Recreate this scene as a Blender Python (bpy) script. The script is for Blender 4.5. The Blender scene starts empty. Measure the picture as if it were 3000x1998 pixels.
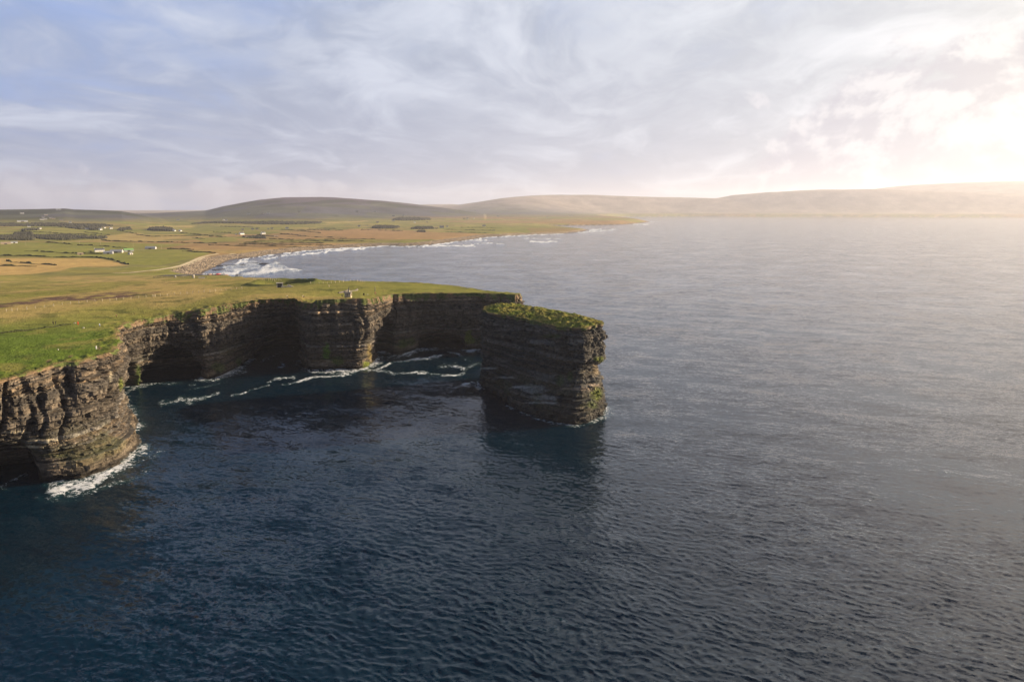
import bpy, bmesh, math, random
import numpy as np
from mathutils import Vector, Matrix
from mathutils.geometry import delaunay_2d_cdt

random.seed(7)
RNG = np.random.RandomState(11)
SC = bpy.context.scene
COL = SC.collection
R = math.radians

# ------------------------------------------------------------------ survey helpers
# The place was surveyed from the photograph (3000x1998, 24 mm lens, 96 m above the sea).
H = 96.0
F = 2000.0
PITCH = math.atan((999 - 615.0) / F)
CP, SP = math.cos(PITCH), math.sin(PITCH)


def ray(px, py):
    x = (px - 1500) / F
    v = -(py - 999) / F
    return np.array([x, CP + v * SP, -SP + v * CP])


def W(px, py, z=0.0):
    d = ray(px, py)
    t = (z - H) / d[2]
    return np.array([d[0] * t, d[1] * t])


def proj(x, y, z):
    zz = z - H
    depth = y * CP - zz * SP
    up = y * SP + zz * CP
    depth = np.maximum(depth, 1.0)
    return 1500 + F * x / depth, 999 - F * up / depth


# ------------------------------------------------------------------ numpy noise
def hash2(i, j, seed=0):
    i = np.asarray(i).astype(np.int64)
    j = np.asarray(j).astype(np.int64)
    n = (i * 374761393 + j * 668265263 + seed * 144269504) & 0xFFFFFFFF
    n = ((n ^ (n >> 13)) * 1274126177) & 0xFFFFFFFF
    n = n ^ (n >> 16)
    n = (n * 2246822519) & 0xFFFFFFFF
    n = n ^ (n >> 15)
    return (n & 0xFFFFFF) / float(0xFFFFFF)


def vnoise(x, y, seed=0):
    x = np.asarray(x, dtype=float)
    y = np.asarray(y, dtype=float)
    i = np.floor(x)
    j = np.floor(y)
    fx = x - i
    fy = y - j
    fx = fx * fx * (3 - 2 * fx)
    fy = fy * fy * (3 - 2 * fy)
    a = hash2(i, j, seed)
    b = hash2(i + 1, j, seed)
    c = hash2(i, j + 1, seed)
    d = hash2(i + 1, j + 1, seed)
    return (a * (1 - fx) + b * fx) * (1 - fy) + (c * (1 - fx) + d * fx) * fy


def fbm(x, y, seed=0, oct=4):
    s = 0
    a = 0.5
    t = 0
    c, sn = 0.8, 0.6
    for o in range(oct):
        s = s + a * vnoise(x, y, seed + o * 17)
        t += a
        a *= 0.5
        x, y = (x * c - y * sn) * 2.03, (x * sn + y * c) * 2.03
    return s / t


def sstep(a, b, x):
    t = np.clip((x - a) / (b - a), 0, 1)
    return t * t * (3 - 2 * t)


def seg_dist(px, py, pts):
    """distance of many points to a polyline"""
    d = np.full(px.shape, 1e18)
    for (ax, ay), (bx, by) in zip(pts[:-1], pts[1:]):
        vx, vy = bx - ax, by - ay
        L = vx * vx + vy * vy + 1e-12
        t = np.clip(((px - ax) * vx + (py - ay) * vy) / L, 0, 1)
        dd = (px - ax - t * vx) ** 2 + (py - ay - t * vy) ** 2
        np.minimum(d, dd, out=d)
    return np.sqrt(d)


def inside(px, py, poly):
    r = np.zeros(px.shape, dtype=bool)
    n = len(poly)
    for i in range(n):
        x1, y1 = poly[i]
        x2, y2 = poly[(i + 1) % n]
        if y1 == y2:
            continue
        c = ((y1 > py) != (y2 > py)) & (px < (x2 - x1) * (py - y1) / (y2 - y1) + x1)
        r ^= c
    return r


# ------------------------------------------------------------------ object helpers
def new_obj(name, me, mat=None, parent=None):
    o = bpy.data.objects.new(name, me)
    COL.objects.link(o)
    if mat is not None:
        me.materials.append(mat)
    if parent is not None:
        o.parent = parent
    return o


def tag(o, label=None, cat=None, group=None, kind=None):
    if label:
        o['label'] = label
    if cat:
        o['category'] = cat
    if group:
        o['group'] = group
    if kind:
        o['kind'] = kind
    return o


def empty(name, loc, rz=0.0):
    o = bpy.data.objects.new(name, None)
    o.empty_display_size = 0.5
    COL.objects.link(o)
    o.location = loc
    o.rotation_euler = (0, 0, rz)
    return o


def mesh_np(name, V, Fq, smooth=False, color=None, attrs=None):
    """V (n,3) float, Fq (m,k) int with k = 3 or 4"""
    me = bpy.data.meshes.new(name)
    V = np.ascontiguousarray(V, dtype=np.float32)
    Fq = np.ascontiguousarray(Fq, dtype=np.int32)
    k = Fq.shape[1]
    me.vertices.add(len(V))
    me.vertices.foreach_set('co', V.ravel())
    me.loops.add(Fq.size)
    me.loops.foreach_set('vertex_index', Fq.ravel())
    me.polygons.add(len(Fq))
    me.polygons.foreach_set('loop_start', np.arange(0, Fq.size, k, dtype=np.int32))
    me.polygons.foreach_set('use_smooth', np.full(len(Fq), smooth, dtype=bool))
    if color is not None:
        a = me.attributes.new('Col', 'FLOAT_COLOR', 'POINT')
        c = np.ones((len(V), 4), dtype=np.float32)
        c[:, :3] = color
        a.data.foreach_set('color', c.ravel())
    for nm, arr in (attrs or {}).items():
        a = me.attributes.new(nm, 'FLOAT', 'POINT')
        a.data.foreach_set('value', np.ascontiguousarray(arr, dtype=np.float32))
    me.update(calc_edges=True)
    me.validate()
    return me


def grid_faces(nr, nc, closed=False):
    i = np.arange(nr - 1)[:, None]
    j = np.arange(nc if closed else nc - 1)[None, :]
    j2 = (j + 1) % nc
    a = i * nc + j
    b = i * nc + j2
    c = (i + 1) * nc + j2
    d = (i + 1) * nc + j
    return np.stack([a, b, c, d], -1).reshape(-1, 4)


class MB:
    """collects boxes, prisms and tubes, builds ONE mesh object"""

    def __init__(self):
        self.v = []
        self.f = []

    def add(self, vs, fs):
        o = len(self.v)
        self.v += [tuple(p) for p in vs]
        self.f += [[i + o for i in q] for q in fs]
        return self

    def box(self, x0, x1, y0, y1, z0, z1):
        vs = [(x0, y0, z0), (x1, y0, z0), (x1, y1, z0), (x0, y1, z0), (x0, y0, z1), (x1, y0, z1), (x1, y1, z1), (x0, y1, z1)]
        return self.add(vs, [(0, 3, 2, 1), (4, 5, 6, 7), (0, 1, 5, 4), (1, 2, 6, 5), (2, 3, 7, 6), (3, 0, 4, 7)])

    def prism(self, prof, x0, x1, axis='x'):
        n = len(prof)
        vs = []
        for xx in (x0, x1):
            for a, b in prof:
                vs.append((xx, a, b) if axis == 'x' else (a, xx, b))
        fs = [tuple(range(n))[::-1], tuple(range(n, 2 * n))]
        for i in range(n):
            j = (i + 1) % n
            fs.append((i, j, n + j, n + i))
        return self.add(vs, fs)

    def tube(self, p0, p1, r0, r1=None, n=8):
        r1 = r0 if r1 is None else r1
        p0 = Vector(p0)
        p1 = Vector(p1)
        d = (p1 - p0).normalized()
        u = d.orthogonal().normalized()
        w = d.cross(u)
        vs = []
        for p, r in ((p0, r0), (p1, r1)):
            for i in range(n):
                a = 2 * math.pi * i / n
                vs.append(p + u * (r * math.cos(a)) + w * (r * math.sin(a)))
        fs = [tuple(range(n))[::-1], tuple(range(n, 2 * n))]
        for i in range(n):
            j = (i + 1) % n
            fs.append((i, j, n + j, n + i))
        return self.add(vs, fs)

    def build(self, name, mat=None, parent=None, smooth=False, bevel=0.0):
        me = bpy.data.meshes.new(name)
        bm = bmesh.new()
        vs = [bm.verts.new(p) for p in self.v]
        for q in self.f:
            try:
                bm.faces.new([vs[i] for i in q])
            except ValueError:
                pass
        bmesh.ops.recalc_face_normals(bm, faces=bm.faces)
        if bevel > 0:
            bmesh.ops.bevel(bm, geom=list(bm.edges), offset=bevel, segments=1, affect='EDGES')
        for f in bm.faces:
            f.smooth = smooth
        bm.to_mesh(me)
        bm.free()
        return new_obj(name, me, mat, parent)


def copy_tree(o, parent=None):
    c = o.copy()
    COL.objects.link(c)
    c.parent = parent
    for ch in o.children:
        copy_tree(ch, c)
    return c


# ------------------------------------------------------------------ materials
def nodes_of(m):
    m.use_nodes = True
    nt = m.node_tree
    nt.nodes.clear()
    return nt, nt.nodes, nt.links


def N(nt, t, **kw):
    n = nt.nodes.new(t)
    for k, v in kw.items():
        setattr(n, k, v)
    return n


def setin(n, **kw):
    for k, v in kw.items():
        n.inputs[k.replace('_', ' ')].default_value = v


def noise_node(nt, vec, scale, detail=4, rough=0.55, dist=0.0):
    n = N(nt, 'ShaderNodeTexNoise')
    n.inputs['Scale'].default_value = scale
    n.inputs['Detail'].default_value = detail
    n.inputs['Roughness'].default_value = rough
    n.inputs['Distortion'].default_value = dist
    if vec is not None:
        nt.links.new(vec, n.inputs['Vector'])
    return n


def math_node(nt, op, a=None, b=None, c=None, clamp=False):
    n = N(nt, 'ShaderNodeMath', operation=op)
    n.use_clamp = clamp
    for i, v in enumerate((a, b, c)):
        if v is None:
            continue
        if isinstance(v, (int, float)):
            n.inputs[i].default_value = v
        else:
            nt.links.new(v, n.inputs[i])
    return n.outputs[0]


def vmath(nt, op, a=None, b=None, s=None):
    n = N(nt, 'ShaderNodeVectorMath', operation=op)
    for i, v in enumerate((a, b)):
        if v is None:
            continue
        if isinstance(v, (tuple, list)):
            n.inputs[i].default_value = v
        else:
            nt.links.new(v, n.inputs[i])
    if s is not None:
        if isinstance(s, (int, float)):
            n.inputs['Scale'].default_value = s
        else:
            nt.links.new(s, n.inputs['Scale'])
    return n.outputs['Value'] if op in ('DOT_PRODUCT', 'LENGTH', 'DISTANCE') else n.outputs[0]


def maprange(nt, v, a, b, c=0.0, d=1.0, smooth=True):
    n = N(nt, 'ShaderNodeMapRange')
    n.interpolation_type = 'SMOOTHSTEP' if smooth else 'LINEAR'
    nt.links.new(v, n.inputs['Value'])
    n.inputs['From Min'].default_value = a
    n.inputs['From Max'].default_value = b
    n.inputs['To Min'].default_value = c
    n.inputs['To Max'].default_value = d
    return n.outputs['Result']


def mixc(nt, fac, a, b, mode='MIX'):
    n = N(nt, 'ShaderNodeMix', data_type='RGBA', blend_type=mode)
    n.clamp_result = False
    for k, v in ((0, fac), (6, a), (7, b)):
        if isinstance(v, (int, float)):
            n.inputs[k].default_value = v
        elif isinstance(v, (tuple, list)):
            n.inputs[k].default_value = (v[0], v[1], v[2], 1)
        else:
            nt.links.new(v, n.inputs[k])
    return n.outputs[2]


def plain(name, rgb, rough=0.7, var=0.15, scale=3.0, spec=0.3, metal=0.0):
    m = bpy.data.materials.new(name)
    nt, nd, lk = nodes_of(m)
    out = N(nt, 'ShaderNodeOutputMaterial')
    b = N(nt, 'ShaderNodeBsdfPrincipled')
    tc = N(nt, 'ShaderNodeTexCoord')
    n = noise_node(nt, tc.outputs['Object'], scale, 4)
    v = maprange(nt, n.outputs['Fac'], 0.3, 0.7, 1 - var, 1 + var)
    lk.new(vmath(nt, 'SCALE', (rgb[0], rgb[1], rgb[2]), None, v), b.inputs['Base Color'])
    b.inputs['Roughness'].default_value = rough
    b.inputs['Specular IOR Level'].default_value = spec
    b.inputs['Metallic'].default_value = metal
    lk.new(b.outputs[0], out.inputs[0])
    return m


def attr_mat(name, layers, rough=0.9, bump=(), spec=0.15):
    """Col attribute times noise layers [(scale vector, scale, lo, hi)]; bump [(scalevec, scale, dist, strength)]"""
    m = bpy.data.materials.new(name)
    nt, nd, lk = nodes_of(m)
    out = N(nt, 'ShaderNodeOutputMaterial')
    b = N(nt, 'ShaderNodeBsdfPrincipled')
    a = N(nt, 'ShaderNodeAttribute', attribute_name='Col')
    g = N(nt, 'ShaderNodeNewGeometry')
    col = a.outputs['Color']
    for sv, sc, det, lo, hi in layers:
        p = vmath(nt, 'MULTIPLY', g.outputs['Position'], sv)
        n = noise_node(nt, p, sc, det, 0.6)
        v = maprange(nt, n.outputs['Fac'], 0.25, 0.75, lo, hi, False)
        col = vmath(nt, 'SCALE', col, None, v)
    lk.new(col, b.inputs['Base Color'])
    b.inputs['Roughness'].default_value = rough
    b.inputs['Specular IOR Level'].default_value = spec
    nrm = None
    for sv, sc, det, dist, st in bump:
        p = vmath(nt, 'MULTIPLY', g.outputs['Position'], sv)
        n = noise_node(nt, p, sc, det, 0.6)
        bp = N(nt, 'ShaderNodeBump')
        bp.inputs['Distance'].default_value = dist
        bp.inputs['Strength'].default_value = st
        lk.new(n.outputs['Fac'], bp.inputs['Height'])
        if nrm is not None:
            lk.new(nrm, bp.inputs['Normal'])
        nrm = bp.outputs[0]
    if nrm is not None:
        lk.new(nrm, b.inputs['Normal'])
    lk.new(b.outputs[0], out.inputs[0])
    return m


MAT_TURF = attr_mat('turf', [((1, 1, 1), 0.9, 5, 0.72, 1.28), ((0.35, 1.0, 1), 0.12, 4, 0.8, 1.2)], 0.95,
                    [((1, 1, 1), 1.1, 4, 0.9, 0.7)], 0.05)
MAT_FIELD = attr_mat('field', [((1, 1, 1), 0.10, 5, 0.75, 1.25), ((1, 0.4, 1), 0.025, 3, 0.85, 1.15)], 0.95, [], 0.05)
MAT_ROCK = attr_mat('cliff_rock', [((1, 1, 1.6), 1.3, 5, 0.55, 1.45), ((0.25, 0.25, 2.2), 1.5, 3, 0.75, 1.25), ((1.5, 1.5, 0.18), 0.8, 3, 0.8, 1.2)], 0.85,
                    [((1, 1, 2.5), 1.6, 5, 0.45, 0.7)], 0.25)

# ------------------------------------------------------------------ coast survey
def TP(px, py, z):
    x, y = W(px, py, z)
    return (x, y, z)


def BP(px, py):
    x, y = W(px, py, 0)
    return (x, y)


HEAD = [  # (top edge, foot)
    ((-380, 120, 40), (-375, 135)),
    ((-300, 135, 40), (-292, 150)),
    ((-240, 158, 40), (-232, 172)),
    ((-205, 188, 40), (-205, 205)),
    (TP(0, 1113, 40), (-190, 228)),
    (TP(61, 1098, 40), BP(83, 1398)),
    (TP(119, 1081, 40), BP(147, 1406)),
    (TP(190, 1059, 40), BP(214, 1402)),
    (TP(222, 1059, 40), BP(276, 1383)),
    (TP(276, 1043, 40), BP(331, 1361)),
    (TP(331, 1029, 40), BP(385, 1310)),
    (TP(350, 1000, 40), BP(368, 1245)),
    (TP(340, 978, 40), BP(343, 1190)),
    (TP(348, 962, 39.5), BP(341, 1164)),
    (TP(358, 951, 39), BP(352, 1150)),
    (TP(383, 943, 38), BP(376, 1140)),
    (TP(415, 935, 37.5), BP(424, 1124)),
    (TP(497, 920, 38), BP(490, 1120)),
    (TP(545, 912, 39), BP(548, 1116)),
    (TP(590, 906, 40), BP(606, 1113)),
    (TP(640, 897, 40.5), BP(640, 1103)),
    (TP(679, 890, 41), BP(676, 1086)),
    (TP(737, 880, 42), BP(709, 1068)),
    (TP(763, 877, 42), (-173, 436)),
    (TP(830, 874, 42), (-164, 478)),
    (TP(863, 874, 42), (-146, 470)),
    (TP(883, 885, 40), BP(888, 1050)),
    (TP(912, 889, 40.5), BP(906, 1083)),
    (TP(925, 880, 42.5), BP(940, 1083)),
    (TP(957, 877, 43), BP(983, 1081)),
    (TP(1000, 875, 43), BP(1020, 1081)),
    (TP(1054, 874, 43), BP(1054, 1081)),
    (TP(1082, 874, 42.5), BP(1072, 1074)),
    (TP(1100, 872, 42), BP(1085, 1050)),
    (TP(1119, 867, 41), BP(1105, 1034)),
    (TP(1149, 862, 40), BP(1135, 1036)),
    (TP(1180, 860, 40), BP(1170, 1038)),
    (TP(1212, 859, 40), BP(1192, 1032)),
    (TP(1240, 859, 40), BP(1229, 1017)),
    (TP(1297, 858, 40), BP(1300, 1014)),
    (TP(1350, 858, 40), BP(1361, 1024)),
    (TP(1399, 858, 40), BP(1385, 1024)),
    (TP(1425, 859, 40), (-18, 474)),
    (TP(1440, 860, 40), (-13, 463)),
    (TP(1467, 859, 40), (-7, 468)),
    (TP(1480, 861, 40), (-2, 459)),
    (TP(1513, 863, 40), (6, 458)),
    ((6, 466, 40), (12, 468)),
    (TP(1472, 856, 39.7), (0, 482)),
    (TP(1403, 848, 39.5), (-16, 502)),
    (TP(1344, 838, 39), (-32, 530)),
    (TP(1297, 833, 39), (-46, 540)),
    (TP(1212, 827, 38), (-74, 565)),
    (TP(1100, 824, 37), (-110, 584)),
    (TP(1000, 822, 36), (-142, 600)),
    (TP(900, 818, 35), (-178, 622)),
    (TP(800, 815, 33), (-216, 656)),
    (TP(700, 812, 28), (-272, 716)),
    ((-300, 760, 23.2), (-292, 768)),
]

SHORE_PX = [(590, 803), (615, 790), (639, 780), (654, 771.5), (673, 763), (707, 757), (742, 755), (785, 748), (819, 743), (861, 739),
            (904, 734), (955, 730), (1023, 726), (1100, 722), (1135, 720.6), (1169, 722), (1220, 720.6), (1271, 717), (1322, 710),
            (1373, 703.6), (1429, 695), (1482, 692), (1558, 688), (1640, 685), (1696, 681), (1727, 674), (1650, 667.5), (1558, 663.5),
            (1640, 661.5), (1740, 660), (1826, 658.6), (1880, 654), (1906, 650.5), (1850, 646), (1790, 642), (1772, 638), (1835, 635.5), (2000, 635),
            (2300, 636), (2600, 637), (3000, 638)]
BEACH = [(-300, 760), (-352, 882), (-428, 992)] + [tuple(W(a, b, 0)) for a, b in SHORE_PX] + [(9500, 7600), (14000, 7000)]
HEADTOP = [(t[0], t[1]) for t, b in HEAD]
LAND = HEADTOP[:-1] + BEACH + [(30000, 7000), (30000, 40000), (-40000, 40000), (-40000, -2000), (-380, -2000)]

# height control points (x, y, z)
CTRL = [(t[0], t[1], t[2]) for t, b in HEAD] + [
    (-300, 300, 40.5), (-420, 300, 40), (-250, 420, 39), (-350, 450, 36.5), (-500, 450, 34), (-230, 500, 39), (-300, 580, 33), (-420, 620, 27.5),
    (-560, 620, 26), (-120, 500, 41), (-90, 510, 40.5), (-180, 540, 38), (-370, 790, 20.0), (-365, 850, 16.9), (-400, 850, 16.6), (-450, 870, 14.6), (-500, 760, 18), (-620, 800, 18), (-420, 880, 14.9), (-470, 960, 9), (-400, 925, 12.2),
    (-600, 960, 11), (-800, 1000, 14), (-520, 1200, 8), (-700, 1300, 10), (-1000, 1300, 12), (-600, 1800, 9), (-1300, 1800, 14), (-300, 2000, 9),
    (0, 2600, 9), (-1500, 2600, 16), (-700, 2700, 14), (300, 3300, 10), (-2500, 3500, 28), (-800, 3800, 24), (800, 4600, 16), (-3500, 5500, 40), (0, 6000, 40),
    (2500, 8500, 30), (-5000, 9000, 60), (0, 10000, 60), (4000, 12000, 60), (8000, 12000, 60), (-9000, 3000, 40), (-1500, 500, 38), (-1500, 1000, 26), (-700, 100, 42), (-3000, 800, 40)]
_c = np.array(CTRL, dtype=float)
_n = len(_c)
_A = np.zeros((_n + 3, _n + 3))
_d = np.hypot(_c[:, None, 0] - _c[None, :, 0], _c[:, None, 1] - _c[None, :, 1])
_A[:_n, :_n] = -_d - np.eye(_n) * 2.0
_A[:_n, _n] = 1
_A[:_n, _n + 1] = _c[:, 0] / 1000
_A[:_n, _n + 2] = _c[:, 1] / 1000
_A[_n:, :_n] = _A[:_n, _n:].T
_w = np.linalg.solve(_A, np.concatenate([_c[:, 2], [0, 0, 0]]))


def hbase(x, y):
    h = _w[_n] + _w[_n + 1] * x / 1000 + _w[_n + 2] * y / 1000
    for k in range(_n):
        h = h - _w[k] * np.hypot(x - _c[k, 0], y - _c[k, 1])
    return h


# skylines of the hills: (px, py) of the ridge, distance
RIDGES = [
    ([(-700, 612), (-300, 606), (0, 609), (100, 608), (190, 606), (215, 609), (300, 611), (355, 614), (400, 622), (440, 630), (520, 640)], 5200, 1500),
    ([(240, 640), (330, 634), (420, 627), (500, 622), (600, 617), (650, 605), (700, 595), (760, 585), (830, 578), (940, 578), (1000, 580), (1120, 588), (1180, 594), (1250, 603), (1330, 612), (1420, 626)], 6600, 1700),
    ([(1230, 622), (1300, 608), (1340, 605), (1390, 598), (1470, 585), (1560, 576), (1640, 571), (1780, 568), (1990, 567), (2140, 571), (2300, 580), (2500, 598), (2700, 622)], 10900, 2300),
    ([(1900, 622), (2050, 592), (2150, 574), (2240, 567), (2400, 558), (2550, 556), (2750, 562), (3000, 566), (3400, 570), (3800, 575)], 12300, 2600),
    ([(2300, 600), (2450, 572), (2600, 552), (2740, 542), (2930, 535), (3100, 534), (3500, 545), (3900, 560)], 15800, 2600),
    ([(1100, 612), (1250, 604), (1330, 603), (1450, 612)], 13500, 2600),
]
_RT = []
for pts, Rr, Wd in RIDGES:
    th, zz = [], []
    for a, b in pts:
        d = ray(a, b)
        th.append(math.atan2(d[0], d[1]))
        zz.append(H + d[2] / math.hypot(d[0], d[1]) * Rr)
    _RT.append((np.array(th), np.array(zz), Rr, Wd))


def hills(x, y):
    r = np.hypot(x, y)
    th = np.arctan2(x, y)
    out = np.zeros_like(r)
    for i, (t, z, Rr, Wd) in enumerate(_RT):
        A = np.interp(th, t, np.maximum(z - 45, 0), left=0, right=0)
        u = (r - Rr) / Wd
        prof = np.exp(-u * u) * (1 + 0.06 * (fbm(x / 700, y / 700, 40 + i, 4) - 0.5) * sstep(0.15, 0.5, np.abs(u)))
        out = np.maximum(out, A * prof)
    return out


BLOW = W(832, 838, 36.5)  # the walled hollow on the headland


def beach_dist(x, y):
    return seg_dist(x, y, BEACH)


def height(x, y, detail=True):
    x = np.atleast_1d(np.asarray(x, dtype=float))
    y = np.atleast_1d(np.asarray(y, dtype=float))
    r = np.hypot(x, y)
    h = hbase(x, y)
    far = sstep(2600, 4200, r)
    hl = np.zeros_like(h)
    mf = r > 2500
    if mf.any():
        bd0 = beach_dist(x[mf], y[mf])
        hl[mf] = hills(x[mf], y[mf]) * far[mf] * sstep(200, 1800, bd0)
        hl[mf] += 14 * (fbm(x[mf] / 420, y[mf] / 420, 33, 5) - 0.5) * sstep(20, 120, hl[mf])
    h = h + hl
    # ring bank round the hollow
    dx = (x - BLOW[0]) / 25.0
    dy = (y - BLOW[1]) / 24.0
    q = np.hypot(dx, dy)
    q = q + 0.10 * (fbm(x / 14, y / 14, 5, 2) - 0.5)
    bk = np.exp(-((q - 1.0) / 0.17) ** 2)
    h = h + bk * (1.5 + 2.3 * sstep(-0.5, 0.6, dy)) - 2.6 * (1 - sstep(0.66, 0.86, q))
    if detail:
        h = h + 1.6 * (fbm(x / 45, y / 45, 3, 3) - 0.5) * sstep(0, 1, (r - 150) / 200) + 0.5 * (fbm(x / 7, y / 7, 9, 3) - 0.5)
    m = r > 760
    if m.any():
        xm, ym = x[m], y[m]
        bd = beach_dist(xm, ym)
        ins = inside(xm, ym, LAND)
        sl = np.where(np.hypot(xm, ym) < 1000, 2.2 - 2.02 * sstep(820, 1000, np.hypot(xm, ym)), 0.18)
        sl = sl + 0.12 * sstep(3000, 9000, np.hypot(xm, ym))
        ramp = bd * sl + 0.5 * (fbm(xm / 9, ym / 9, 21, 3) - 0.5) * 2
        hm = h[m]
        k = 2.5
        sm = -k * np.log(np.exp(-np.clip(hm, -50, 600) / k) + np.exp(-np.clip(ramp, -50, 600) / k) + 1e-300)
        h[m] = np.where(ins, np.minimum(sm, ramp), -0.4 - np.minimum(bd * 0.06, 5))
    return h


_marchT = np.concatenate([np.arange(150, 1500, 1.0), np.geomspace(1500, 16500, 2500)])


def ground_px(px, py):
    """the ground point the survey sees at a pixel"""
    d = ray(px, py)
    hz = math.hypot(d[0], d[1])
    xs = d[0] / hz * _marchT
    ys = d[1] / hz * _marchT
    zs = H + d[2] / hz * _marchT
    g = height(xs, ys)
    hit = np.nonzero(zs <= np.maximum(g, 0.0))[0]
    k = hit[0] if len(hit) else len(xs) - 1
    return Vector((xs[k], ys[k], max(g[k], 0.0)))


def gz(x, y):
    return float(height(x, y)[0])


# ------------------------------------------------------------------ cliffs
def resample(pairs, step, closed=False):
    T = np.array([p[0] for p in pairs], dtype=float)
    B = np.array([p[1] for p in pairs], dtype=float)
    if closed:
        T = np.vstack([T, T[:1]])
        B = np.vstack([B, B[:1]])
    mid = 0.5 * (T[:, :2] + B)
    L = np.concatenate([[0], np.cumsum(np.maximum(np.hypot(*(mid[1:] - mid[:-1]).T), 1.0))])
    n = int(L[-1] / step)
    s = np.linspace(0, L[-1], n + 1)
    if closed:
        s = s[:-1]
    u = np.interp(s, L, np.arange(len(L)))
    ti = np.stack([np.interp(s, L, T[:, k]) for k in range(3)], -1)
    bi = np.stack([np.interp(s, L, B[:, k]) for k in range(2)], -1)
    return s, u, ti, bi, L


def smooth1(a, n, closed):
    k = np.ones(n) / n
    p = n // 2
    if closed:
        q = np.concatenate([a[-p:], a, a[:p]])
    else:
        q = np.concatenate([np.full(p, a[0]) + (np.arange(-p, 0)) * (a[1] - a[0]), a, np.full(p, a[-1]) + np.arange(1, p + 1) * (a[-1] - a[-2])])
    return np.convolve(q, k, mode='valid')[:len(a)]


def make_layers(seed):
    r = np.random.RandomState(seed)
    z = -6.0
    edges = [z]
    while z < 60:
        z += r.uniform(0.25, 0.7) if r.rand() < 0.76 else r.uniform(0.95, 2.1)
        edges.append(z)
    e = np.array(edges)
    n = len(e) - 1
    th = e[1:] - e[:-1]
    off = np.where(th < 1.0, r.normal(-0.45, 0.75, n), r.normal(0.45, 0.45, n))
    shade = np.clip(r.normal(1.0, 0.25, n), 0.5, 1.6) * np.where(th < 1.0, 0.8, 1.1)
    warm = r.rand(n)
    wid = np.where(th < 1.0, r.uniform(0.9, 3.5, n), r.uniform(1.2, 5.5, n))
    return e, th, off, shade, warm, wid, r.uniform(0, 50, n)


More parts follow.
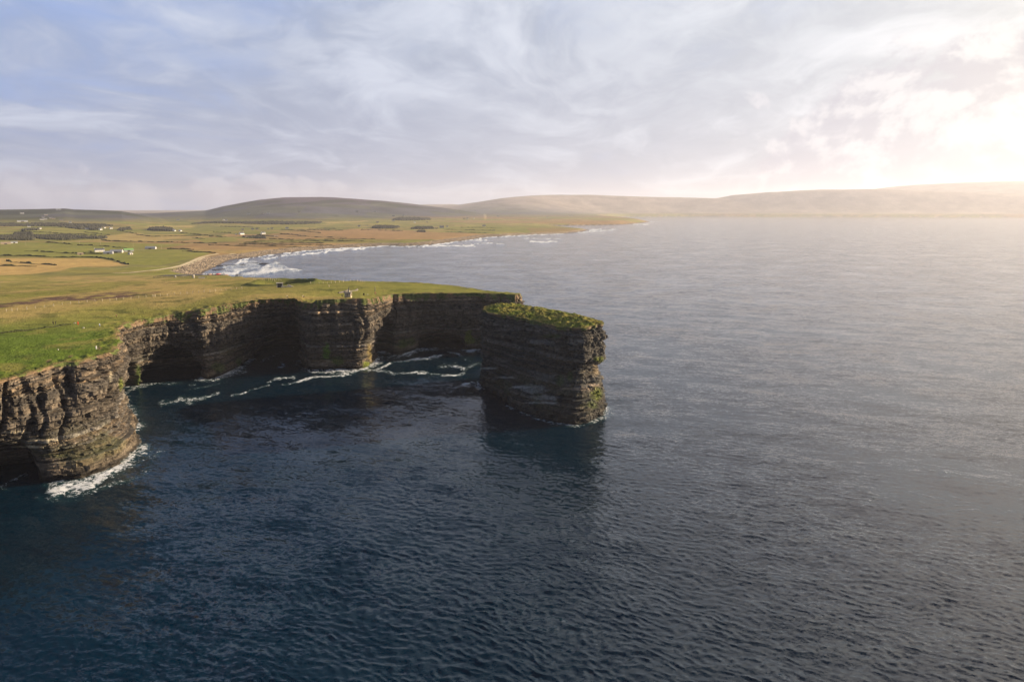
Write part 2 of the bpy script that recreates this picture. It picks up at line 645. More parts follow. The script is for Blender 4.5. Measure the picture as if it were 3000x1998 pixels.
def cliff(pairs, step, dz, seed, closed, carve, blobs, tone, top_noise=1.3, dip=0.0, soil=(2.0, 4.5), soil_u=None, lean_amt=1.2, big=1.0):
    s, u, T, B, L = resample(pairs, step, closed)
    n = len(s)
    w = max(3, int(3 / step) | 1)
    Ts = T.copy()
    for k in range(2):
        Ts[:, k] = smooth1(T[:, k], w, closed)
    Bs = B.copy()
    for k in range(2):
        Bs[:, k] = smooth1(B[:, k], w, closed)
    mid = 0.5 * (Ts[:, :2] + Bs)
    w2 = max(3, int(6.5 / step) | 1)
    ms = np.stack([smooth1(mid[:, k], w2, closed) for k in range(2)], -1)
    if closed:
        d = np.roll(ms, -1, 0) - np.roll(ms, 1, 0)
    else:
        d = np.gradient(ms, axis=0)
    d /= np.maximum(np.hypot(d[:, 0], d[:, 1])[:, None], 1e-6)
    nrm = np.stack([d[:, 1], -d[:, 0]], -1)
    # ragged turf edge
    e = top_noise * ((fbm(s / 5, s * 0, seed + 1, 3) - 0.5) * 2.4 + (fbm(s / 1.6, s * 0, seed + 2, 2) - 0.5) * 0.8)
    if not closed:
        e *= sstep(0, 20, s) * sstep(0, 20, s[-1] - s)
    else:
        e *= 1.0
    Ts[:, :2] += nrm * e[:, None]
    Ts[:, 2] -= 0.5 * np.abs(fbm(s / 4, s * 0, seed + 4, 3) - 0.4) * 2
    zmax = Ts[:, 2].max()
    nr = int((zmax + 2) / dz)
    t = np.linspace(0, 1, nr)[:, None]
    Z = -2 + (Ts[None, :, 2] + 2) * t
    S = np.broadcast_to(s[None, :], Z.shape)
    U = np.broadcast_to(u[None, :], Z.shape)
    tt = np.clip(Z / Ts[None, :, 2], 0, 1)
    # the beds
    eb, th, off, shade, warm, wid, ph = make_layers(seed)
    ZZ = Z + dip * S + 1.6 * (fbm(S / 55, S * 0, seed + 7, 2) - 0.5) + 0.12 * (fbm(S / 3, Z / 2, seed + 8, 2) - 0.5)
    k = np.clip(np.searchsorted(eb, ZZ) - 1, 0, len(th) - 1)
    cell = np.floor(S / wid[k] + ph[k])
    hb = hash2(cell, k, seed + 11)
    hc = hash2(cell, k, seed + 12)
    dsp = off[k] * (0.5 + 1.0 * vnoise(S / 14, k * 7.7, seed + 40))
    dsp = dsp + (hb - 0.5) * np.where(th[k] > 1.0, 1.3, 0.8)
    dsp = dsp - 1.5 * (hc > 0.92)
    fr = (S / wid[k] + ph[k]) - cell
    dsp = dsp - 0.35 * ((fr < 0.07) & (th[k] > 0.9))
    dsp = dsp + 0.75 * (hash2(np.floor(S / 1.25 + 2.0 * hash2(k, k * 0, 6)), np.floor(ZZ / 0.62), seed + 43) - 0.5)
    # buttresses and gullies
    dsp = dsp + big * 3.2 * (fbm(S / 24, Z / 60, seed + 13, 3) - 0.5) + 1.7 * (fbm(S / 6, Z / 30, seed + 14, 3) - 0.5)
    g = np.abs(fbm(S / 13 + 0.15 * np.sin(Z / 5), Z / 90, seed + 15, 2) - 0.5)
    dsp = dsp - 2.2 * (1 - sstep(0.0, 0.06, g)) * sstep(0.1, 0.5, tt)
    # soil slope under the turf
    sd = soil[0] + (soil[1] - soil[0]) * fbm(S / 9, S * 0, seed + 16, 3)
    sd = sd * soil_u(u) if soil_u is not None else sd
    below = Ts[None, :, 2] - Z
    soilm = 1 - sstep(sd * 0.7, sd, below)
    lean = np.clip(below / sd, 0, 1)
    dsp = dsp * (1 - 0.75 * soilm) + lean_amt * lean * (1 - 0.25 * sstep(0.3, 0.9, 1 - tt))
    # widening foot
    dsp = dsp + 0.8 * (1 - sstep(0.0, 0.12, tt))
    cv = np.zeros_like(dsp)
    for (u0, u1, z0, z1, depth, soft) in carve:
        a = (U - 0.5 * (u0 + u1)) / (0.5 * (u1 - u0))
        b = (Z - z0) / (z1 - z0)
        nn = 0.25 * (fbm(S / 4, Z / 3, seed + 30, 3) - 0.5)
        if depth < 0:
            rr = np.maximum(np.abs(a), np.abs(b))
        elif z0 > 0:
            rr = np.hypot(a, 2 * b - 1)
        else:
            rr = np.hypot(a, np.maximum(b, 0))
        mk = 1 - sstep(1 - soft, 1.0, rr + nn)
        cv = cv - depth * mk
    taper = sstep(0.0, 1.2, below)
    dsp = dsp * taper + cv * sstep(0.5, 5, below)
    if closed is False:
        endt = sstep(0, 15, S) * sstep(0, 15, s[-1] - S)
        dsp = dsp * endt
    X = Bs[None, :, 0] * (1 - tt) + Ts[None, :, 0] * tt + nrm[None, :, 0] * dsp
    Y = Bs[None, :, 1] * (1 - tt) + Ts[None, :, 1] * tt + nrm[None, :, 1] * dsp
    Zo = Z + 0.0
    # colour of the stone itself
    base = np.array(tone)
    c = np.ones(Z.shape + (3,)) * base
    sh = shade[k] * (0.72 + 0.56 * vnoise(S / 16, k * 3.3, seed + 42))
    c *= (sh * (0.7 + 0.6 * hb))[..., None]
    tan = np.array([1.42, 1.18, 0.88])
    c = c * (1 + (tan - 1) * (sstep(0.55, 0.9, warm[k]) * 0.65 * (0.4 + 0.6 * hc))[..., None])
    cool = np.array([0.85, 0.92, 1.02])
    c = c * (1 + (cool - 1) * (1 - sstep(0.1, 0.35, warm[k]))[..., None])
    # wet dark foot
    c = c * (0.6 + 0.8 * hash2(np.floor(S / 1.1 + 3 * hash2(k, k * 0, 5)), np.floor(ZZ / 0.55), seed + 41))[..., None]
    wet = (1 - sstep(2.0, 7.5, Z + 4 * (fbm(S / 9, Z / 5, seed + 18, 3) - 0.5)))[..., None]
    c = c * (1 - wet) + c * np.array([0.38, 0.38, 0.36]) * wet
    # algae and lichen film
    alg = (sstep(0.50, 0.70, fbm(S / 14, Z / 7, seed + 19, 4)) * (1 - sstep(6, 22, Z)) * sstep(3.0, 6.0, Z))[..., None] * 0.40
    c = c * (1 - alg) + np.array([0.050, 0.062, 0.014]) * alg
    # soil and hanging turf
    so = soilm[..., None]
    sc = np.array([0.150, 0.098, 0.052]) * (0.7 + 0.6 * fbm(S / 2.2, Z / 1.5, seed + 20, 3))[..., None]
    c = c * (1 - so * 0.85) + sc * so * 0.85
    hang = (sstep(0.52, 0.62, fbm(S / 3.5, Z / 3.0, seed + 21, 3) + 0.30 * (1 - np.clip(below / (sd * 1.3), 0, 1)) - 0.12) * (1 - sstep(sd * 0.8, sd * 1.5, below)))[..., None]
    gc = np.array([0.075, 0.090, 0.022]) * (0.6 + 0.8 * vnoise(S * 1.1, Z * 1.3, seed + 22))[..., None]
    c = c * (1 - hang) + gc * hang
    px, py = proj(X, Y, Zo)
    for (bx, by, rx, ry, cc, st) in blobs:
        q = np.hypot((px - bx) / rx, (py - by) / ry) + 0.9 * (fbm(S / 2.2, Z / 2.2, seed + 25, 4) - 0.5)
        m = ((1 - sstep(0.45, 1.05, q)) * st)[..., None]
        c = c * (1 - m) + np.array(cc) * (0.6 + 0.8 * vnoise(S * 1.7, Z * 1.9, seed + 26))[..., None] * m
    V = np.stack([X, Y, Zo], -1).reshape(-1, 3)
    # outward faces: columns run along the coast with the sea on the right
    Fq = grid_faces(nr, n, closed)
    return V, Fq, c.reshape(-1, 3), np.stack([X[-1], Y[-1], Zo[-1]], -1), np.stack([X[5], Y[5]], -1), u


MOSS = (0.105, 0.125, 0.016)
MOSSD = (0.050, 0.070, 0.014)
CREAM = (0.42, 0.36, 0.25)
WHITE = (0.55, 0.53, 0.48)
HEAD_BLOBS = [(957, 1028, 13, 30, (0.07, 0.15, 0.012), 0.9), (988, 1056, 26, 18, MOSSD, 0.9), (1074, 1068, 16, 14, MOSS, 1.0), (1083, 1030, 9, 34, (0.20, 0.15, 0.05), 0.7),
              (1182, 1006, 18, 18, MOSSD, 0.9), (1372, 988, 14, 24, MOSS, 1.0), (1384, 1000, 12, 10, MOSS, 0.8), (355, 1126, 10, 22, MOSS, 0.9), (404, 1100, 12, 34, MOSSD, 1.0),
              (700, 1062, 12, 14, MOSSD, 0.9), (324, 1104, 4, 20, CREAM, 1.0), (640, 1075, 24, 18, MOSSD, 0.6), (1205, 1000, 16, 16, MOSSD, 0.6),
              (50, 1266, 40, 4, CREAM, 0.95), (130, 1288, 48, 4, CREAM, 0.95), (85, 1309, 55, 4, CREAM, 0.95), (30, 1298, 24, 4, CREAM, 0.95), (150, 1335, 50, 10, MOSSD, 0.35)]
HEAD_CARVE = [
    (13.7, 15.6, 0, 19, 16, 0.25),      # small sea arch in the corner
    (15.95, 18.7, 0, 18, 34, 0.22),     # big cave
    (15.4, 19.4, 0, 31, 7.0, 0.5),     # hollow above it
    (3.4, 5.6, 0, 17, 20, 0.35),        # cave at the near end
    (33.3, 35.5, 0, 29, 11, 0.4),       # tall recess
    (37.6, 40.3, 0, 12.5, 26, 0.2),    # low wide arch
    (23.0, 26.0, 0, 22, 12, 0.5),
    (6.7, 7.5, 27, 37, 3.0, 0.5), (5.6, 6.1, 24, 36, 3.0, 0.6), (4.2, 4.7, 24, 36, 3.0, 0.6),
    (6.6, 11.6, 2.5, 7.5, -1.2, 0.35),  # shelf at the foot
    (6.4, 12.0, 7.5, 27, 3.2, 0.5),     # the wall drawn back above it
]
hv, hf, hc_, head_edge, head_foot, head_u = cliff(HEAD, 0.42, 0.27, 3, False, HEAD_CARVE, HEAD_BLOBS, (0.098, 0.081, 0.062), dip=0.0, soil_u=lambda u: 0.35 + 0.9 * sstep(13, 17, u))
cl = new_obj('cliff', mesh_np('cliff', hv, hf[:, ::1], False, hc_), MAT_ROCK)
tag(cl, kind='structure')

STACK = [
    (TP(1413, 905, 43), BP(1414, 1132)),
    (TP(1434, 916, 42.5), BP(1440, 1146)),
    (TP(1470, 921, 42.5), BP(1471, 1165)),
    (TP(1507, 926, 42.3), BP(1507, 1197)),
    (TP(1563, 937, 42), BP(1560, 1216)),
    (TP(1597, 946, 42), BP(1600, 1231)),
    (TP(1625, 955, 42), BP(1640, 1239)),
    (TP(1681, 961, 42.5), BP(1690, 1244)),
    ((33.2, 307.2, 43), BP(1717, 1236)),
    ((38.5, 312.6, 43.3), BP(1741, 1226)),
    ((43.2, 317.8, 43.4), BP(1759, 1215)),
    ((43.6, 323.0, 43.8), (44.5, 322)),
    (TP(1715, 926, 44), (41, 338)),
    (TP(1659, 914, 44), (32, 352)),
    (TP(1588, 901, 44), (20, 369)),
    (TP(1515, 890, 44), (6, 386)),
    (TP(1448, 889, 44), (-9, 387)),
    (TP(1420, 894, 43.5), (-17, 378)),
]
STACK_BLOBS = [(1748, 1155, 18, 26, MOSS, 0.95), (1757, 1052, 18, 12, MOSS, 0.95), (1738, 1185, 18, 16, MOSSD, 0.8), (1690, 1139, 60, 6, (0.36, 0.28, 0.2), 0.8), (1740, 1128, 20, 6, (0.36, 0.28, 0.2), 0.8),
               (1560, 1140, 50, 18, WHITE, 0.30), (1590, 1165, 46, 10, WHITE, 0.34), (1432, 1079, 28, 3.5, WHITE, 0.5), (1480, 1106, 34, 3.5, WHITE, 0.5), (1528, 1134, 34, 4, WHITE, 0.5), (1585, 1180, 50, 4, WHITE, 0.4), (1590, 1002, 60, 9, (0.17, 0.155, 0.13), 0.7), (1685, 1003, 36, 10, (0.18, 0.165, 0.14), 0.7), (1480, 965, 50, 8, (0.13, 0.12, 0.105), 0.6), (1470, 1055, 40, 10, (0.12, 0.112, 0.098), 0.6), (1580, 1105, 70, 20, (0.115, 0.108, 0.09), 0.6), (1690, 1110, 40, 22, (0.12, 0.11, 0.085), 0.6), (1700, 1087, 30, 3, CREAM, 0.7), (1640, 1115, 14, 22, MOSSD, 0.6), (1670, 1105, 10, 20, MOSSD, 0.7),
               (1620, 985, 40, 8, MOSSD, 0.6), (1745, 1085, 12, 24, (0.26, 0.20, 0.12), 0.7)]
STACK_CARVE = [
    (4.6, 10.4, 6.5, 15.0, -0.6, 0.22), (4.8, 10.6, 15.2, 29, 1.5, 0.4),   # plinth under the ledge
    (-0.5, 4.6, 8.0, 20.0, 1.2, 0.40),
    (8.2, 12.0, 19, 25, 2.6, 0.5),
    (9.3, 11.5, 15, 22, 1.8, 0.4),
    (0.5, 7.5, 26, 32, 0.9, 0.5),
    (2.6, 3.2, 34, 41, 1.8, 0.6),
]

sv, sf, scol, stack_edge, stack_foot, stack_u = cliff(STACK, 0.33, 0.26, 9, True, STACK_CARVE, STACK_BLOBS, (0.062, 0.056, 0.047), top_noise=1.1, dip=0.0, soil=(1.0, 2.2), lean_amt=0.2, big=0.6)
scx, scy = float(stack_edge[:, 0].mean()), float(stack_edge[:, 1].mean())
stack = empty('sea_stack', (scx, scy, 0))
tag(stack, 'tall dark layered rock stack with a grassy top, standing alone in the sea', 'sea stack')
so_ = new_obj('rock_face', mesh_np('rock_face', sv - np.array([scx, scy, 0]), sf, False, scol), MAT_ROCK, stack)


# ------------------------------------------------------------------ colour of the ground
def C(*a):
    return np.array(a, dtype=float)


GREEN = C(0.098, 0.142, 0.018)
GREEN2 = C(0.182, 0.184, 0.036)
OLIVE = C(0.225, 0.198, 0.052)
TAN = C(0.345, 0.252, 0.092)
HEATH = C(0.120, 0.074, 0.052)
MOOR = C(0.300, 0.185, 0.080)
BOULDER = C(0.260, 0.205, 0.140)
SOIL = C(0.200, 0.130, 0.070)


def lerp(a, b, t):
    return a * (1 - t[..., None]) + b * t[..., None]


def pxpoly(px, py, poly, soft, n):
    ins = inside(px, py, poly)
    d = seg_dist(px, py, list(poly) + [poly[0]])
    sd = np.where(ins, d, -d) + n
    return sstep(-soft, soft, sd)


def ground_color(x, y, z, edge_d=None):
    px, py = proj(x, y, z)
    n1 = fbm(x / 30, y / 60, 51, 4)
    n2 = fbm(x / 9, y / 16, 52, 4)
    n3 = fbm(x / 130, y / 130, 53, 3)
    c = np.ones(x.shape + (3,)) * OLIVE
    c = lerp(c, TAN, sstep(0.44, 0.64, n1) * 0.8)
    c = lerp(c, GREEN2, sstep(0.50, 0.66, n3 + 0.3 * (n2 - 0.5)) * 0.7)
    # the near corner of the headland and its east side are greener
    near = sstep(900, 1000, py + 40 * (n1 - 0.5) + px * 0.06)
    c = lerp(c, lerp(np.ones_like(c) * GREEN, OLIVE, sstep(0.52, 0.72, n2) * 0.7), near)
    east = sstep(800, 980, px + 160 * (n1 - 0.5)) * (1 - sstep(1500, 1600, px)) * sstep(812, 820, py)
    c = lerp(c, lerp(np.ones_like(c) * GREEN2, OLIVE, sstep(0.5, 0.7, n2) * 0.5), east * 0.85)
    # tan bands and the dark heather strip
    dj = 12 * (n2 - 0.5)
    t = pxpoly(px, py, [(-200, 908), (0, 903), (300, 872), (520, 850), (640, 842), (640, 856), (420, 880), (250, 905), (0, 934), (-200, 950)], 8, dj * 1.6)
    c = lerp(c, TAN, t * 0.65)
    hth = pxpoly(px, py, [(-200, 912), (0, 891), (120, 873), (330, 858), (490, 855), (420, 868), (250, 880), (120, 888), (0, 904), (-200, 925)], 2.0, dj)
    c = lerp(c, HEATH, hth * sstep(0.33, 0.5, fbm(x / 11, y / 5, 58, 3)))
    t = pxpoly(px, py, [(-200, 825), (0, 818), (350, 806), (640, 822), (600, 840), (300, 842), (0, 858), (-200, 870)], 8, dj)
    c = lerp(c, lerp(np.ones_like(c) * OLIVE, TAN, sstep(0.45, 0.65, n1)), t * 0.7)
    dk = sstep(0.60, 0.70, fbm(x / 16, y / 9, 59, 4))
    c = lerp(c, C(0.055, 0.072, 0.016), dk * 0.55 * sstep(790, 830, py))
    # worn path near the shrine
    t = pxpoly(px, py, [(830, 868), (1000, 869), (1010, 874), (905, 879), (840, 874)], 3, dj * 0.3)
    c = lerp(c, TAN, t * 0.7)
    for (a, b, w) in ((292, 1020, 9), (142, 1056, 9), (208, 1043, 9), (262, 1025, 5), (372, 948, 10), (345, 972, 12)):
        q = np.hypot((px - a) / w, (py - b - (a - px) * 0.35) / (w * 0.30)) + 1.2 * (n2 - 0.5)
        c = lerp(c, SOIL, (1 - sstep(0.6, 1.1, q)) * 0.9)
    # floor and bank of the hollow
    q = np.hypot((x - BLOW[0]) / 25, (y - BLOW[1]) / 24)
    c = lerp(c, C(0.07, 0.085, 0.022), (1 - sstep(0.15, 0.4, np.abs(q - 1.0))) * 0.8)
    c = lerp(c, TAN, (1 - sstep(0.6, 0.75, q)) * (px < 822) * 0.9)
    if edge_d is not None:
        e = (1 - sstep(0.6, 3.0, edge_d + 3.5 * (n2 - 0.4)))
        c = lerp(c, SOIL, e * 0.8 * sstep(0.36, 0.55, fbm(x / 18, y / 18, 66, 3)))
        e2 = (1 - sstep(1.0, 9.0, edge_d + 5 * (n2 - 0.5)))
        c = lerp(c, C(0.130, 0.125, 0.030), e2 * 0.5 * (1 - e))
    # ---- fields of the low ground
    r = np.hypot(x, y)
    low = sstep(-6, 4, 806 - py + (0) + 4 * (n1 - 0.5)) * sstep(700, 900, r)
    ang = 0.16
    fx = (x * math.cos(ang) + y * math.sin(ang))
    fy = (-x * math.sin(ang) + y * math.cos(ang))
    fx = fx + 30 * (vnoise(x / 300, y / 300, 71) - 0.5) * 2
    fy = fy + 30 * (vnoise(x / 300, y / 300, 72) - 0.5) * 2
    row = np.floor(fy / 62)
    colm = np.floor(fx / 130 + hash2(row, row * 0, 73) * 3)
    rnd = hash2(colm, row, 74)
    rnd2 = hash2(colm, row, 75)
    big = fbm(x / 650, y / 900, 76, 3)
    f = np.ones_like(c) * OLIVE * 0.95
    f = lerp(f, GREEN2, (rnd < 0.42) * 0.85)
    f = lerp(f, C(0.165, 0.155, 0.048), ((rnd > 0.42) & (rnd < 0.6)) * 1.0)
    f = lerp(f, TAN * 0.85, (rnd > 0.80) * 0.7)
    f = lerp(f, MOOR * 0.9, sstep(0.54, 0.64, big + 0.14 * (rnd2 - 0.5)) * 0.85)
    f = f * (0.82 + 0.36 * rnd2)[..., None]
    f = f * (0.8 + 0.4 * fbm(x / 25, y / 25, 77, 3))[..., None]
    dj2 = 3.0 * (n1 - 0.5)
    for poly, cc, st in ((
            [(-100, 757), (150, 757), (290, 757), (345, 768), (380, 778), (230, 782), (160, 795), (60, 806), (-100, 808)], TAN * 1.12 + C(0.03, 0, 0), 0.9),
            ([(-100, 722), (180, 716), (330, 722), (500, 730), (620, 738), (600, 748), (470, 778), (385, 776), (330, 758), (-100, 748)], GREEN2 * 1.05, 0.85),
            ([(0, 712), (220, 708), (400, 712), (560, 716), (480, 726), (320, 724), (140, 716), (0, 720)], GREEN2 * 1.05, 0.8),
            ([(310, 690), (400, 682), (455, 694), (560, 695), (460, 706), (310, 706), (180, 708), (300, 701)], TAN, 0.85),
            ([(120, 674), (290, 676), (330, 686), (240, 690), (60, 682)], GREEN2 * 1.1, 0.7),
            ([(430, 662), (580, 661), (560, 666), (440, 665)], TAN * 1.25, 0.9),
            ([(560, 698), (680, 695), (700, 705), (600, 710)], GREEN2, 0.8),
            ([(930, 678), (1080, 670), (1300, 681), (1500, 688), (1430, 694), (1330, 702), (1190, 702), (1060, 697), (950, 690)], MOOR, 0.9),
            ([(560, 730), (900, 733), (760, 742), (650, 742)], TAN * 0.95, 0.6),
            ([(1240, 648), (1520, 646), (1800, 650), (1870, 653), (1700, 656), (1400, 654)], MOOR * 0.9, 0.8),
            ([(1290, 664), (1480, 662), (1640, 668), (1560, 680), (1380, 676), (1280, 672)], GREEN2, 0.7),
            ([(1540, 668), (1640, 668), (1725, 674), (1650, 681), (1560, 684)], MOOR * 0.75, 0.6),
            ([(950, 700), (1250, 704), (1200, 712), (900, 712), (700, 712), (760, 704)], GREEN2 * 0.95, 0.7),
            ([(950, 652), (1080, 647), (1060, 651), (960, 655)], TAN * 1.2, 0.8)):
        t = pxpoly(px, py, poly, 1.2, dj2)
        f = lerp(f, cc * 1.0, t * st) * 1.0
    f = f * (0.86 + 0.28 * fbm(x / 40, y / 14, 78, 3))[..., None]
    # hill slopes: heather, rough grass, patches of wood
    hz = sstep(2900, 4300, r) * sstep(22, 62, z)
    hcol = lerp(np.ones_like(c) * C(0.074, 0.076, 0.086), C(0.094, 0.072, 0.092), sstep(70, 220, z + 80 * (fbm(x / 500, y / 500, 80, 4) - 0.5)))
    cellr = hash2(np.floor(fx / 220), np.floor(fy / 260), 81)
    hcol = lerp(hcol, C(0.088, 0.096, 0.058), ((cellr > 0.5) & (z < 170)) * 0.7)
    hcol = lerp(hcol, C(0.030, 0.036, 0.020), sstep(0.60, 0.66, fbm(x / 380, y / 520, 82, 4)) * 0.8)
    hcol = lerp(hcol, C(0.30, 0.25, 0.20), sstep(7800, 10500, r) * 0.85)  # far hills paled to tan: haze put into their colour by distance
    hcol = hcol * (0.5 + 1.0 * fbm(x / 160, y / 160, 83, 5))[..., None]
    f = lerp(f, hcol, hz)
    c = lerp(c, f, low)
    # storm beach
    m = r > 800
    if m.any():
        bd = beach_dist(x[m], y[m])
        w = 45 * (1 - 0.6 * sstep(2200, 4000, r[m]))
        b = (1 - sstep(w * 0.8, w * 1.1, bd + 16 * (n1[m] - 0.5))) * sstep(930, 990, r[m])
        st = BOULDER * (0.55 + 0.9 * vnoise(x[m] / 2.6, y[m] / 2.6, 91) ** 1.2)[..., None]
        st = lerp(st, C(0.06, 0.05, 0.045), (1 - sstep(3, 10, bd + 8 * (n2[m] - 0.5))) * 0.85)
        c[m] = lerp(c[m], st, b)
    return c


# ------------------------------------------------------------------ headland turf
def tri_fill(outline, pts):
    """constrained Delaunay fill of a closed outline (n,2) with interior points"""
    n = len(outline)
    allp = [Vector((float(a), float(b))) for a, b in outline] + [Vector((float(a), float(b))) for a, b in pts]
    edges = [(i, (i + 1) % n) for i in range(n)]
    vo, eo, fo, ov, oe, of = delaunay_2d_cdt(allp, edges, [list(range(n))], 2, 1e-4)
    V2 = np.array([(v[0], v[1]) for v in vo])
    F3 = np.array([f for f in fo if len(f) == 3])
    src = np.array([o[0] if len(o) else -1 for o in ov])
    return V2, F3, src


R_IN = 812.0
arc = [(R_IN * math.sin(R(-a)), R_IN * math.cos(R(-a))) for a in np.arange(23, 74, 0.5)]
edge2 = head_edge[:, :2]
outline = np.vstack([edge2, np.array(arc)])
th = np.radians(np.arange(-72, 3, 0.13))
rr = 150 * np.exp(np.arange(0, math.log(R_IN / 150), 0.0068))
TH, RR = np.meshgrid(th, rr)
TH = TH + (RNG.rand(*TH.shape) - 0.5) * 0.0012
gx = (RR * np.sin(TH)).ravel()
gy = (RR * np.cos(TH)).ravel()
ok = inside(gx, gy, [tuple(p) for p in outline])
gx, gy = gx[ok], gy[ok]
de = seg_dist(gx, gy, [tuple(p) for p in edge2[::4]] + [tuple(edge2[-1])])
ok = (de > 0.7) & (RNG.rand(len(gx)) < 1)
gx, gy, de = gx[ok], gy[ok], de[ok]
V2, F3, src = tri_fill(outline, np.stack([gx, gy], -1))
de = seg_dist(V2[:, 0], V2[:, 1], [tuple(p) for p in edge2[::2]] + [tuple(edge2[-1])])
hz_ = height(V2[:, 0], V2[:, 1])
ne = len(edge2)
# blend to the cliff edge heights near the edge
ez = head_edge[:, 2]
zz = hz_.copy()
near = np.nonzero(de < 14)[0]
for ch in np.array_split(near, max(1, len(near) // 2000)):
    d2 = (V2[ch, 0][:, None] - edge2[::3, 0][None]) ** 2 + (V2[ch, 1][:, None] - edge2[::3, 1][None]) ** 2
    w = 1 / (d2 + 0.2) ** 2
    zi = (w * ez[::3][None]).sum(1) / w.sum(1)
    t = sstep(0, 14, de[ch])
    zz[ch] = zi * (1 - t) + hz_[ch] * t - 0.0
onb = (src >= 0) & (src < ne)
zz[onb] = ez[src[onb]]
tuft = (0.45 * (fbm(V2[:, 0] / 2.2, V2[:, 1] / 2.2, 61, 3) - 0.5) + 0.5 * np.maximum(fbm(V2[:, 0] / 1.3, V2[:, 1] / 1.3, 62, 2) - 0.55, 0)) * sstep(0.3, 2.0, de)
zz = zz + tuft * (1 + 2.6 * (1 - sstep(2, 12, de)))
hc3 = ground_color(V2[:, 0], V2[:, 1], zz, de)
a, b, c_ = V2[F3[:, 0]], V2[F3[:, 1]], V2[F3[:, 2]]
cr = (b[:, 0] - a[:, 0]) * (c_[:, 1] - a[:, 1]) - (b[:, 1] - a[:, 1]) * (c_[:, 0] - a[:, 0])
F3[cr < 0] = F3[cr < 0][:, ::-1]
hd = new_obj('headland', mesh_np('headland', np.column_stack([V2, zz]), F3, True, hc3), MAT_TURF)
tag(hd, kind='structure')

# grass cap of the stack
eo = stack_edge
lo, hi = eo[:, :2].min(0), eo[:, :2].max(0)
xs, ys = np.meshgrid(np.arange(lo[0], hi[0], 0.55), np.arange(lo[1], hi[1], 0.75))
xs = (xs + (RNG.rand(*xs.shape) - 0.5) * 0.3).ravel()
ys = (ys + (RNG.rand(*ys.shape) - 0.5) * 0.3).ravel()
ok = inside(xs, ys, [tuple(p) for p in eo[:, :2]])
xs, ys = xs[ok], ys[ok]
loop = [tuple(p) for p in eo[:, :2]] + [tuple(eo[0, :2])]
d_ = seg_dist(xs, ys, loop)
xs, ys = xs[d_ > 0.4], ys[d_ > 0.4]
V2, F3, src = tri_fill(eo[:, :2], np.stack([xs, ys], -1))
d_ = seg_dist(V2[:, 0], V2[:, 1], loop)
w = 1 / (((V2[:, 0][:, None] - eo[None, ::2, 0]) ** 2 + (V2[:, 1][:, None] - eo[None, ::2, 1]) ** 2) + 0.5) ** 1.5
zi = (w * eo[None, ::2, 2]).sum(1) / w.sum(1)
zz = zi + 1.0 * sstep(0, 7, d_) + (1.5 * (fbm(V2[:, 0] / 2.0, V2[:, 1] / 2.4, 101, 3) - 0.45) + 0.5 * (vnoise(V2[:, 0] / 0.8, V2[:, 1] / 0.8, 102) - 0.4)) * sstep(0.2, 1.6, d_)
onb = (src >= 0) & (src < len(eo))
zz[onb] = eo[src[onb], 2]
t1 = fbm(V2[:, 0] / 5, V2[:, 1] / 5, 103, 3)
cc = lerp(np.ones((len(V2), 3)) * C(0.110, 0.132, 0.020), C(0.200, 0.175, 0.040), sstep(0.42, 0.64, t1))
cc = lerp(cc, C(0.030, 0.042, 0.010), (1 - sstep(0.25, 0.5, vnoise(V2[:, 0] / 1.1, V2[:, 1] / 1.1, 104))) * 0.6)
cc = lerp(cc, SOIL * 0.8, (1 - sstep(0.2, 1.3, d_)) * 0.5)
a, b, c_ = V2[F3[:, 0]], V2[F3[:, 1]], V2[F3[:, 2]]
cr = (b[:, 0] - a[:, 0]) * (c_[:, 1] - a[:, 1]) - (b[:, 1] - a[:, 1]) * (c_[:, 0] - a[:, 0])
F3[cr < 0] = F3[cr < 0][:, ::-1]
new_obj('grass_cap', mesh_np('grass_cap', np.column_stack([V2[:, 0] - scx, V2[:, 1] - scy, zz]), F3, False, cc), MAT_TURF, stack)

# ------------------------------------------------------------------ farmland and hills
th = np.radians(np.arange(-62, 62.01, 0.11))
rr = 796 * np.exp(np.arange(0, math.log(19500 / 796), 0.0075))
TH, RR = np.meshgrid(th, rr)
X = RR * np.sin(TH)
Y = RR * np.cos(TH)
Z = height(X.ravel(), Y.ravel()).reshape(X.shape)
Z = Z - 0.6 * (1 - sstep(R_IN - 14, R_IN + 2, RR)) * 1.0
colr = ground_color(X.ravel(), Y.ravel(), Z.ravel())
Fq = grid_faces(*X.shape)
keep = (Z.ravel()[Fq].max(1) > -4.5)
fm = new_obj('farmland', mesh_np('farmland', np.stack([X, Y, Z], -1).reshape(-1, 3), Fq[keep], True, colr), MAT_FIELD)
tag(fm, kind='structure')

# ------------------------------------------------------------------ the sea
rows = []
r = 55.0
while r < 21000:
    rows.append(r)
    r += min(max(0.30, r * r / (683 * 96) * 0.85), r * 0.02)
rr = np.array(rows)
th = np.radians(np.arange(-56, 56.01, 0.095))
TH, RR = np.meshgrid(th, rr)
X = (RR * np.sin(TH)).ravel()
Y = (RR * np.cos(TH)).ravel()
RRf = RR.ravel()
dr = np.gradient(rr)
cell = np.maximum(np.repeat(dr, len(th)) * 1.0, RRf * math.radians(0.095))
px, py = proj(X, Y, np.zeros_like(X))

